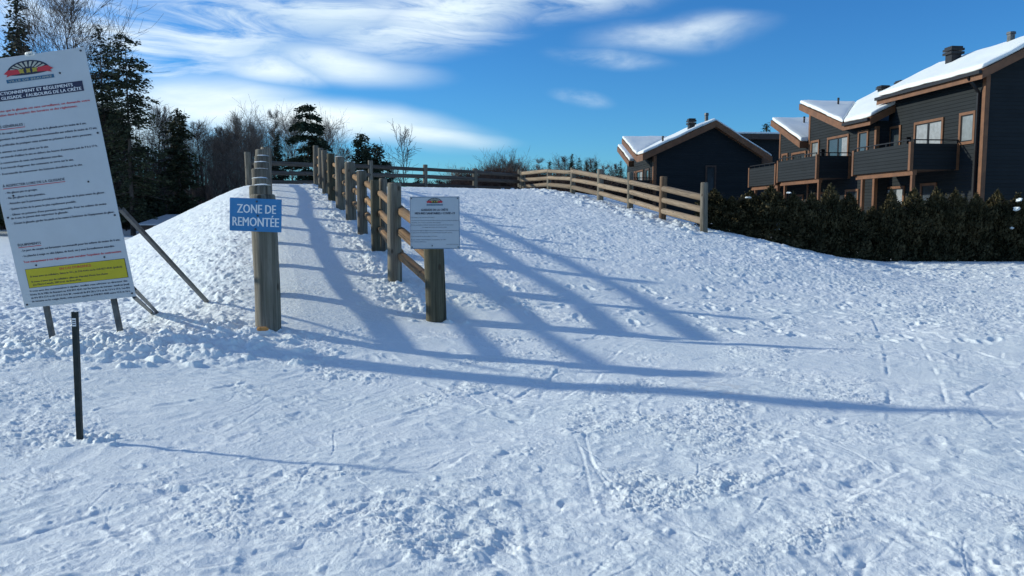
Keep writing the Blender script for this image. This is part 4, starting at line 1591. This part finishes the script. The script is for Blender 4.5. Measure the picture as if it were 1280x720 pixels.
def tubes(P0, P1, R0, R1, n):
    P0, P1 = np.asarray(P0, float), np.asarray(P1, float)
    R0, R1 = np.asarray(R0), np.asarray(R1)
    d = P1 - P0
    d /= np.linalg.norm(d, axis=1, keepdims=True) + 1e-9
    ref = np.where(np.abs(d[:, 2:3]) < 0.9, np.array([[0, 0, 1.0]]), np.array([[1.0, 0, 0]]))
    a = np.cross(d, ref)
    a /= np.linalg.norm(a, axis=1, keepdims=True)
    b = np.cross(d, a)
    th = np.arange(n) * 2 * math.pi / n
    ring = a[:, None, :] * np.cos(th)[None, :, None] + b[:, None, :] * np.sin(th)[None, :, None]
    V = np.concatenate([P0[:, None] + ring * R0[:, None, None], P1[:, None] + ring * R1[:, None, None]], 1)
    N = len(P0)
    j = np.arange(n)
    f = np.stack([j, (j + 1) % n, n + (j + 1) % n, n + j], -1)
    F = (np.arange(N) * 2 * n)[:, None, None] + f[None]
    return V.reshape(-1, 3), F.reshape(-1, 4)


def seg_mesh(name, segs, smooth=False):
    """segs: (p0, p1, r0, r1)"""
    thick = [s for s in segs if s[2] > 0.05]
    thin = [s for s in segs if s[2] <= 0.05]
    Vs, Fs, o = [], [], 0
    for lst, n in ((thick, 7), (thin, 3)):
        if not lst:
            continue
        V, F = tubes([s[0] for s in lst], [s[1] for s in lst], [s[2] for s in lst], [s[3] for s in lst], n)
        Vs.append(V)
        Fs.append(F + o)
        o += len(V)
    return mesh_np(name, np.concatenate(Vs), [np.concatenate(Fs)], smooth)


def bare_tree(seed, H, spread, narrow, label, cat='tree', mat='twig', twig=0.0155, stems=1, low=0.25, name='bare_tree', dense=1.0):
    rs = np.random.RandomState(seed)
    trunk, crown = [], []

    def limb(p, d, L, r, depth, out, n=4):
        p = np.array(p, float)
        d = np.array(d, float)
        d /= np.linalg.norm(d)
        pts = [p]
        for k in range(n):
            d = d + rs.normal(0, 0.10 if depth else 0.035, 3) + np.array([0, 0, 0.10 if depth else 0.04])
            d /= np.linalg.norm(d)
            p2 = p + d * L / n
            ra = r * (1 - 0.85 * k / n)
            rb = r * (1 - 0.85 * (k + 1) / n)
            out.append((p, p2, max(ra, twig * 0.6), max(rb, twig * 0.5)))
            p = p2
            pts.append((p, d.copy()))
        return pts[1:]

    def side(d, ang):
        a = rs.normal(0, 1, 3)
        a -= d * a.dot(d)
        a /= np.linalg.norm(a)
        return d * math.cos(ang) + a * math.sin(ang)
    for s in range(stems):
        d0 = np.array([rs.normal(0, 0.05 + 0.16 * (stems > 1)), rs.normal(0, 0.05 + 0.16 * (stems > 1)), 1.0])
        HH = H * (1 if s == 0 else rs.uniform(0.7, 1.0))
        main = limb((0, 0, -0.4), d0, HH, HH * 0.0135 if stems == 1 else HH * 0.009, 0, trunk, 12)
        for k, (p, d) in enumerate(main):
            f = (k + 1) / 12
            if f < low:
                continue
            for q in range(int(rs.randint(2, 5) * dense + 0.5) + 1):
                ang = rs.uniform(0.35, 0.75) if narrow else rs.uniform(0.5, 1.0)
                ff = (f - low) / (1 - low)
                L = HH * spread * ((0.35 + 0.75 * math.sin(math.pi * min(1, ff * 0.86 + 0.14))) if not narrow else (1.05 - 0.75 * f)) * rs.uniform(0.6, 1.1)
                d1 = side(d, ang)
                d1[2] = abs(d1[2])
                b1 = limb(p, d1, L, HH * 0.0050 * (1.25 - f), 1, crown, 5)
                for (p2, d2) in b1[0:]:
                    for _ in range(int(3 * dense + 0.5)):
                        b2 = limb(p2, side(d2, rs.uniform(0.35, 0.95)), L * rs.uniform(0.32, 0.68), twig * 0.9, 2, crown, 3)
                        for (p3, d3) in b2:
                            for _q in range(2 if rs.rand() < 0.6 * dense else 1):
                                limb(p3, side(d3, rs.uniform(0.35, 0.95)), L * rs.uniform(0.14, 0.34), twig * 0.55, 3, crown, 2)
    root = thing(name, label, cat)
    link('trunk', seg_mesh('trunk', trunk, True), M['bark'] if mat != 'twig_pale' else M['twig_pale'], root)
    link('crown', seg_mesh('crown', crown), M[mat], root)
    return root


def leaf_quads(C, D, Wd, Ln, wd):
    """diamond leaves: centre, direction, width direction, lengths, widths"""
    a = C - D * (Ln / 2)[:, None]
    b = C + D * (Ln / 2)[:, None]
    m = C - D * (Ln * 0.08)[:, None]
    V = np.stack([a, m + Wd * (wd / 2)[:, None], b, m - Wd * (wd / 2)[:, None]], 1).reshape(-1, 3)
    F = np.arange(len(C) * 4).reshape(-1, 4)
    return V, F


def conifer(seed, H, Rm, label, low=0.08, whorls=34, droop=0.25, fill=1.0, leaf=0.34, power=0.85, mat='needle', name='spruce_tree', rise=0.12, gap=0.0, cat='tree', lean=0.0, dead=0):
    rs = np.random.RandomState(seed)
    segs = []
    for k in range(12):
        f0, f1 = k / 12, (k + 1) / 12
        segs.append(((0.02 * H * lean * f0, 0, -0.4 + (H + 0.4) * f0), (0.02 * H * lean * f1, 0, -0.4 + (H + 0.4) * f1), H * 0.013 * (1.05 - f0), H * 0.013 * (1.05 - f1)))
    root = thing(name, label, cat)
    br = []
    C, D, LN = [], [], []
    for w in range(whorls):
        f = low + (1 - low) * (w + rs.uniform(0, 0.8)) / whorls
        nb = rs.randint(4, 8)
        for b in range(nb):
            if rs.rand() < gap:
                continue
            a = rs.uniform(0, 6.283)
            L = Rm * (1 - f) ** power * rs.uniform(0.45, 1.18) + 0.12
            if f < low + 0.12:
                L *= rs.uniform(0.5, 1.0)
            z = H * f
            n = max(3, int(L * 13 * fill / leaf * 0.34))
            t = np.sort(rs.uniform(0.12, 1.0, n))
            ca, sa = math.cos(a), math.sin(a)
            px = ca * L * t + 0.02 * H * lean * f
            py = sa * L * t
            pz = z + L * (rise * t - droop * t * t)
            br.append(((0.02 * H * lean * f, 0, z), (ca * L * 0.95, sa * L * 0.95, z + L * (rise - droop)), 0.018 + 0.012 * L, 0.008))
            for _ in range(3):
                c = np.stack([px, py, pz], -1) + rs.normal(0, 0.15 * leaf / 0.34, (n, 3)) * np.array([1, 1, 0.9])
                side = rs.choice([-1, 1], n)
                sp = rs.uniform(0.2, 1.0, n) * side
                d = np.stack([ca + -sa * sp, sa + ca * sp, rs.normal(-0.28, 0.22, n)], -1)
                d /= np.linalg.norm(d, axis=1, keepdims=True)
                C.append(c + d * 0.10 * leaf)
                D.append(d)
                LN.append(0.92 * leaf * rs.uniform(0.6, 1.3, n) * (0.55 + 0.45 * np.clip(L / Rm * 1.6, 0, 1)))
    # the leader
    n = 40
    f = rs.uniform(0.93, 1.0, n)
    c = np.stack([rs.normal(0, 0.05, n) + 0.02 * H * lean, rs.normal(0, 0.05, n), H * f + 0.05], -1)
    d = np.stack([rs.normal(0, 0.5, n), rs.normal(0, 0.5, n), rs.uniform(0.2, 1, n)], -1)
    d /= np.linalg.norm(d, axis=1, keepdims=True)
    C.append(c)
    D.append(d)
    LN.append(leaf * 0.5 * np.ones(n))
    for k in range(dead):
        z = H * rs.uniform(0.12, low + 0.05)
        a = rs.uniform(0, 6.28)
        L = Rm * rs.uniform(0.3, 0.8)
        br.append(((0, 0, z), (math.cos(a) * L, math.sin(a) * L, z - 0.1 * L), 0.03, 0.012))
    C, D, LN = np.concatenate(C), np.concatenate(D), np.concatenate(LN)
    wv = np.cross(D, rs.normal(0, 1, D.shape))
    wv /= np.linalg.norm(wv, axis=1, keepdims=True)
    V, F = leaf_quads(C, D, wv, LN, LN * 0.5)
    link('trunk', seg_mesh('trunk', segs + br, True), M['bark'], root)
    link('crown', mesh_np('crown', V, F), M[mat], root)
    return root


TOPS = {}


def place(o, u, Y, v_top, H, z0=0.0, first=True, label=None, group=None, rz=0.0, wide=1.0):
    """stand a tree (built H tall) at distance Y so that its top reaches photo row v_top"""
    p = at(u, v_top, Y)
    z = z0
    key = o.children[0].data.name
    if key not in TOPS:                                 # true height of the built tree, stray twigs left out
        for ch in o.children:
            if ch.name.startswith('crown'):
                zz = np.empty(len(ch.data.vertices) * 3, np.float32)
                ch.data.vertices.foreach_get('co', zz)
                TOPS[key] = float(np.percentile(zz[2::3], 99.3))
    H = TOPS[key]
    sc = (p.z - z) / H
    if first:
        o.location = (p.x, Y, z)
        o.scale = (sc * wide, sc * wide, sc)
        o.rotation_euler = (0, 0, rz)
        if label:
            o['label'] = label
        if group:
            o['group'] = group
        return o
    return dup(o, (p.x, Y, z), rz, sc * wide, label, group, sc)


WOOD = 'bare trees of the woodland left of the hill'
CON = 'conifers of the woodland left of the hill'
FAR = 'distant bare trees behind the hill'
FARC = 'distant conifers behind the hill'

# conifers, big to small
sp_a = conifer(1, 14, 2.6, 'tall dark spruce rising over the left end of the rules board', whorls=40, fill=1.2, leaf=0.42)
place(sp_a, 20, 66, 3, 14, group=CON, wide=1.05)
sp_b = conifer(2, 14, 2.3, 'dark spruce just right of the rules board, first of the close pair', whorls=36, fill=0.8, leaf=0.34, gap=0.22, power=0.6)
place(sp_b, 124, 67, 38, 14, group=CON, wide=0.95)
pn_a = conifer(3, 14, 2.5, 'tall thin see-through conifer right of the rules board with a long bare trunk', whorls=44, fill=0.8, leaf=0.27, gap=0.30, power=0.32, mat='needle2',
               name='hemlock_tree', droop=0.35, dead=14)
place(pn_a, 156, 65, 47, 14, group=CON, wide=1.0)
pn_b = conifer(4, 11, 2.1, 'broad ragged conifer with a rounded top in the left woodland', whorls=30, fill=1.1, leaf=0.36, gap=0.12, power=0.36, mat='needle2', name='hemlock_tree', dead=8)
place(pn_b, 221, 70, 140, 11, group=CON, wide=1.0)
sp_c = conifer(5, 12, 2.9, 'large isolated dark spruce with layered drooping boughs above the end of the path', whorls=17, fill=3.2, leaf=0.34, gap=0.0, power=0.38, droop=0.38, low=0.1)
place(sp_c, 384, 74, 134, 12, group=FARC, wide=0.95)
cd_a = conifer(6, 7, 1.6, 'dark bushy cedar behind the right path fence', whorls=30, fill=1.3, leaf=0.30, power=0.55, rise=0.6, droop=0.2, mat='needle', name='cedar_tree')
place(cd_a, 452, 62, 170, 7, z0=1.0, group=FARC, wide=1.05)
place(cd_a, 471, 64, 183, 7, z0=1.0, first=False, group=FARC, wide=1.15, rz=2.0, label='shorter dark cedar touching the bushy cedar on its right')
place(sp_a, 347, 76, 171, 14, first=False, group=FARC, rz=1, label='small dark spruce left of the layered spruce at the path end')
place(sp_a, 487.5, 66, 204, 14, z0=1.0, first=False, group=FARC, rz=2.2, wide=1.5, label='little pointed spruce left of the thin bare tree on the crest')
place(sp_a, 523, 70, 221, 14, z0=1.0, first=False, group=FARC, rz=0.4, wide=2.2, label='tiny spruce showing through the crest fence right of the thin bare tree')
place(sp_a, 549, 74, 221, 14, z0=1.0, first=False, group=FARC, rz=3.4, wide=1.8, label='tiny spruce showing through the crest fence beneath the third post')
for k, (u, v, Y, src, wd, lb) in enumerate(((687, 204, 110, sp_a, 0.85, 'small pointed spruce standing alone behind the second post of the right fence'),
                                            (715, 195, 112, sp_a, 0.75, 'sharpest and tallest of the distant spruces behind the right fence'),
                                            (724, 199, 110, sp_b, 0.9, 'full distant spruce just right of the sharpest one'),
                                            (733, 203, 114, sp_a, 0.8, 'slim distant spruce in the middle of the distant clump'),
                                            (739, 207, 110, sp_b, 0.9, 'short distant spruce filling the clump behind the right fence'),
                                            (745, 204, 112, sp_a, 0.8, 'right-hand distant spruce of the clump behind the right fence'),
                                            (776, 203, 100, sp_b, 0.9, 'distant spruce close against the left end of the gabled house'),
                                            (958, 158, 95, sp_a, 1.1, 'spruce top peeping over the roof between the houses'))):
    place(src, u, Y, v, 14, first=False, group=FARC, rz=k * 1.3, wide=wd, label=lb)

# bare trees
bt_a = bare_tree(21, 14, 0.36, False, 'big bare spreading tree behind the top of the rules board', low=0.3, dense=1.05)
place(bt_a, 82, 68, -18, 14, group=WOOD, wide=1.0)
bt_b = bare_tree(32, 12, 0.25, False, 'bare tree', low=0.3)
place(bt_b, 188, 74, 132, 12, group=WOOD, label='bare upright tree between the two tall conifers and the ragged one')
bt_p = bare_tree(23, 12, 0.36, False, 'pale bare tree with a rounded crown left of the path fence tops', mat='twig_pale', low=0.34, dense=1.15, twig=0.019)
place(bt_p, 303, 78, 138, 12, group=WOOD, wide=0.95)
bt_n = bare_tree(24, 12, 0.20, True, 'narrow bare poplar between the pale round tree and the layered spruce', mat='twig_pale', low=0.2)
place(bt_n, 341, 80, 139, 12, group=WOOD)
bt_s = bare_tree(25, 8, 0.36, False, 'thin bare young tree standing alone on the crest against the sky', low=0.22, dense=0.33, twig=0.026)
place(bt_s, 507, 60, 157, 8, z0=1.0, group=FAR, wide=0.85)
bt_bush = bare_tree(26, 8, 0.42, False, 'wide bare tree with a rounded crown behind the left end of the right fence', low=0.2, stems=3, dense=0.9, twig=0.017)
place(bt_bush, 628, 100, 197, 8, group=FAR, wide=1.1)
rr = random.Random(9)
# named bare trees on the skyline, left to right
for (u, v, Y, src, H, wd, lb) in ((258, 152, 80, bt_b, 12, 1.15, 'dense bare grey tree right of the ragged conifer'),
                                  (276, 156, 84, bt_a, 14, 0.9, 'bare tree with a flat-topped crown left of the pale round tree'),
                                  (203, 142, 82, bt_b, 12, 0.9, 'bare tree half hidden by the left side of the ragged conifer'),
                                  (240, 160, 86, bt_a, 14, 0.8, 'bare tree hidden by the right side of the ragged conifer'),
                                  (322, 150, 82, bt_p, 12, 0.8, 'second pale bare tree close behind the fence post stack'),
                                  (362, 140, 84, bt_p, 12, 0.9, 'pale bare tree leaning out left of the layered spruce'),
                                  (403, 146, 84, bt_p, 12, 0.8, 'pale bare tree showing right of the layered spruce'),
                                  (425, 184, 90, bt_b, 12, 1.2, 'low bare tree between the layered spruce and the bushy cedar'),
                                  (568, 209, 120, bt_p, 12, 1.0, 'faint distant bare tree over the crest fence'),
                                  (648, 203, 110, bt_b, 12, 1.3, 'bare tree behind the first post of the right fence'),
                                  (660, 210, 112, bt_a, 14, 1.2, 'low bare tree just right of the first post of the right fence'),
                                  (676, 199, 112, bt_n, 12, 1.6, 'narrow bare tree left of the lone small spruce'),
                                  (703, 196, 114, bt_b, 12, 1.3, 'bare tree between the lone spruce and the clump of spruces'),
                                  (757, 207, 114, bt_n, 12, 1.6, 'bare tree right of the clump of spruces'),
                                  (767, 205, 112, bt_b, 12, 1.0, 'bare tree left of the gabled house'),
                                  (610, 208, 108, bt_b, 12, 1.3, 'bare tree left of the wide rounded bare tree'),
                                  (695, 206, 118, bt_a, 14, 0.9, 'low bare tree behind the lone small spruce'),
                                  (738, 197, 118, bt_b, 12, 1.0, 'bare tree behind the clump of spruces')):
    place(src, u, Y, v, H, first=False, group=WOOD if u < 440 else FAR, rz=rr.uniform(0, 6), wide=wd, label=lb)
# the rest of the woodland on the left
for k in range(46):
    u = rr.uniform(-190, 330)
    Y = rr.uniform(66, 98)
    if u > 160:
        v = rr.uniform(158, 190)
    else:
        v = rr.uniform(105, 165)
    src, H = rr.choice(((bt_b, 12), (bt_a, 14), (bt_n, 12), (bt_b, 12)))
    place(src, u, Y, v, H, first=False, group=WOOD, rz=rr.uniform(0, 6), wide=rr.uniform(0.7, 1.0), label='bare grey-brown tree crowded among others in the left woodland')
for k in range(30):
    u = rr.uniform(-190, 100) if k < 14 else rr.uniform(95, 290)
    Y = rr.uniform(66, 92)
    if u < 100:
        v = rr.uniform(90, 175)
    elif u < 200:
        v = rr.uniform(205, 250)
    else:
        v = rr.uniform(232, 262)
    place(rr.choice((sp_a, sp_b, pn_b)), u, Y, v, 14, first=False, group=CON, rz=rr.uniform(0, 6), wide=rr.uniform(1.0, 1.8),
          label='dark young conifer crowded in the undergrowth of the left woodland')


def far_wood():
    rs = np.random.RandomState(77)
    segs = []
    n = 5200
    u = rs.uniform(-260, 345, n)
    Yd = rs.uniform(94, 125, n)
    for k in range(n):
        x = (u[k] - 640) / FPX * Yd[k]
        hgt = rs.uniform(2.5, 12.5) * (1.0 if u[k] < 240 else 0.8)
        r = rs.uniform(0.03, 0.10)
        segs.append(((x, Yd[k], -0.5), (x + rs.normal(0, 0.05 * hgt), Yd[k] + rs.normal(0, 0.5), hgt), r, r * 0.3))
    me = seg_mesh('woodland', segs)
    o = link('woodland', me, M['twig'])
    tag(o, 'deep grey-brown woodland filling in behind the nearer trees on the left', 'woodland', kind='stuff')


far_wood()


def brush():
    rr_ = random.Random(12)
    src = None
    spots = [(556 + 8.5 * k + rr_.uniform(-3, 3), rr_.uniform(56, 68), rr_.uniform(220, 228) + (9 if k < 5 else 0)) for k in range(14)]
    spots += [(672 + 11 * k + rr_.uniform(-3, 3), rr_.uniform(52, 62), rr_.uniform(224, 232)) for k in range(9)]
    for k, (u, Y, v) in enumerate(spots):
        lb = 'bare brown bush in the tangle behind the crest fence' if k < 14 else 'bare brown bush seen through the bays of the right fence'
        gp = 'brown brush behind the crest fence' if k < 14 else 'brown brush behind the right fence'
        if src is None:
            src = bare_tree(60, 4, 0.5, False, lb, cat='shrub', mat='brush', twig=0.02, stems=9, low=0.1, name='bare_shrub', dense=0.9)
            place(src, u, Y, v, 4, z0=1.0, wide=1.6, group=gp)
        else:
            place(src, u, Y, v, 4, z0=1.0, first=False, wide=rr_.uniform(1.3, 1.9), rz=k * 1.7, label=lb, group=gp)


brush()

# ------------------------------------------------------------------ cedar hedge


def cedar(seed, H, Rr, n=9000):
    rs = np.random.RandomState(seed)
    root = thing('hedge_cedar', 'dark clipped cedar', 'shrub')
    z = rs.uniform(0.02, 1.0, n) ** 0.9
    a = rs.uniform(0, 6.283, n)
    lob = 1 + 0.20 * np.sin(3 * a + 5 * z + seed) + 0.16 * np.sin(7 * a - 9 * z) + 0.14 * np.sin(23 * z + 2 * a)
    prof = np.where(z < 0.12, 0.75 + 2 * z, np.where(z < 0.62, 1.0, np.clip((1 - z) / 0.38, 0, 1) ** 0.8))
    rad = Rr * prof * lob * np.sqrt(rs.uniform(0.12, 1.05, n))
    C = np.stack([rad * np.cos(a), rad * np.sin(a), z * H * (1 + rs.normal(0, 0.03, n))], -1)
    D = np.stack([np.cos(a) * 0.7, np.sin(a) * 0.7, rs.uniform(0.4, 1.8, n)], -1) + rs.normal(0, 0.45, (n, 3))
    D /= np.linalg.norm(D, axis=1, keepdims=True)
    wv = np.cross(D, rs.normal(0, 1, D.shape))
    wv /= np.linalg.norm(wv, axis=1, keepdims=True)
    LN = rs.uniform(0.05, 0.17, n)
    V, F = leaf_quads(C, D, wv, LN, LN * 0.5)
    link('crown', mesh_np('crown', V, F), M['cedar'], root)
    segs = [((0, 0, -0.3), (0, 0, H * 0.9), 0.05, 0.015)]
    for k in range(60):
        f = rs.uniform(0.05, 0.85)
        aa = rs.uniform(0, 6.28)
        L = Rr * rs.uniform(0.4, 0.85)
        segs.append(((0, 0, H * f), (math.cos(aa) * L, math.sin(aa) * L, H * f + 0.5 * L), 0.016, 0.006))
    link('trunk', seg_mesh('trunk', segs), M['bark'], root)
    return root


def snow_clod(root, x, y, z, r, seed):
    rr_ = random.Random(seed)
    bm = bmesh.new()
    bmesh.ops.create_icosphere(bm, subdivisions=2, radius=r)
    for v in bm.verts:
        k = rr_.uniform(0.55, 1.3)
        v.co = Vector((v.co.x * 1.3 * k, v.co.y * k, v.co.z * 0.7 * k))
    me = bpy.data.meshes.new('snow_clod')
    bm.to_mesh(me)
    bm.free()
    return link('snow_clod', me, M['snowcap'], root, (x, y, z))


def hedge():
    protos = [cedar(200 + k, 2.35, 0.58) for k in range(5)]
    rr_ = random.Random(31)
    us = []
    u = 893.0
    while u < 1330:
        us.append(u)
        u += rr_.uniform(22, 31)
    tops = {893: 243}
    n = len(us)
    where = []
    for k in range(n):
        where.append('%s')
    made = []
    for k, u in enumerate(us):
        Y = 27.6 + rr_.uniform(-0.2, 0.2)
        v = 241 + rr_.uniform(-9, 8) + (7 if u > 1060 else 0) + (6 if 1085 < u < 1112 else 0)
        if u > 1150:
            v = 247 + rr_.uniform(-7, 5)
        p = at(u, v, Y)
        zb = g(p.x, Y) - 0.05
        pr = protos[k % 5]
        if k < 5:
            o = pr
            o.location = (p.x, Y, zb)
            o.rotation_euler = (0, 0, rr_.uniform(0, 6))
        else:
            o = dup(pr, (p.x, Y, zb), rr_.uniform(0, 6))
        sz = (p.z - zb) / 2.35
        wd = rr_.uniform(0.9, 1.12) * (0.78 if 1085 < u < 1125 else 1)
        o.scale = (wd, wd, sz)
        o['group'] = 'cedars of the dark hedge in front of the townhouses'
        o['label'] = 'dark brown-green cedar standing in the hedge before the townhouses'
        made.append(o)
    made[0]['label'] = 'leftmost cedar of the dark hedge, beside the last post of the right fence'
    for k, (u, v, r) in enumerate(((971, 280, 0.10), (1274, 250, 0.10), (1271, 261, 0.09), (1264, 285, 0.06), (935, 247, 0.07), (986, 241, 0.06), (994, 278, 0.05), (972, 287, 0.07))):
        p = at(u, v, 27.15)
        o = min(made, key=lambda q: abs(q.location.x - p.x))
        c = snow_clod(o, 0, 0, 0, r, k)
        loc = Matrix.LocRotScale(o.location, o.rotation_euler, o.scale).inverted() @ p
        c.location = loc
    return made


hedge()
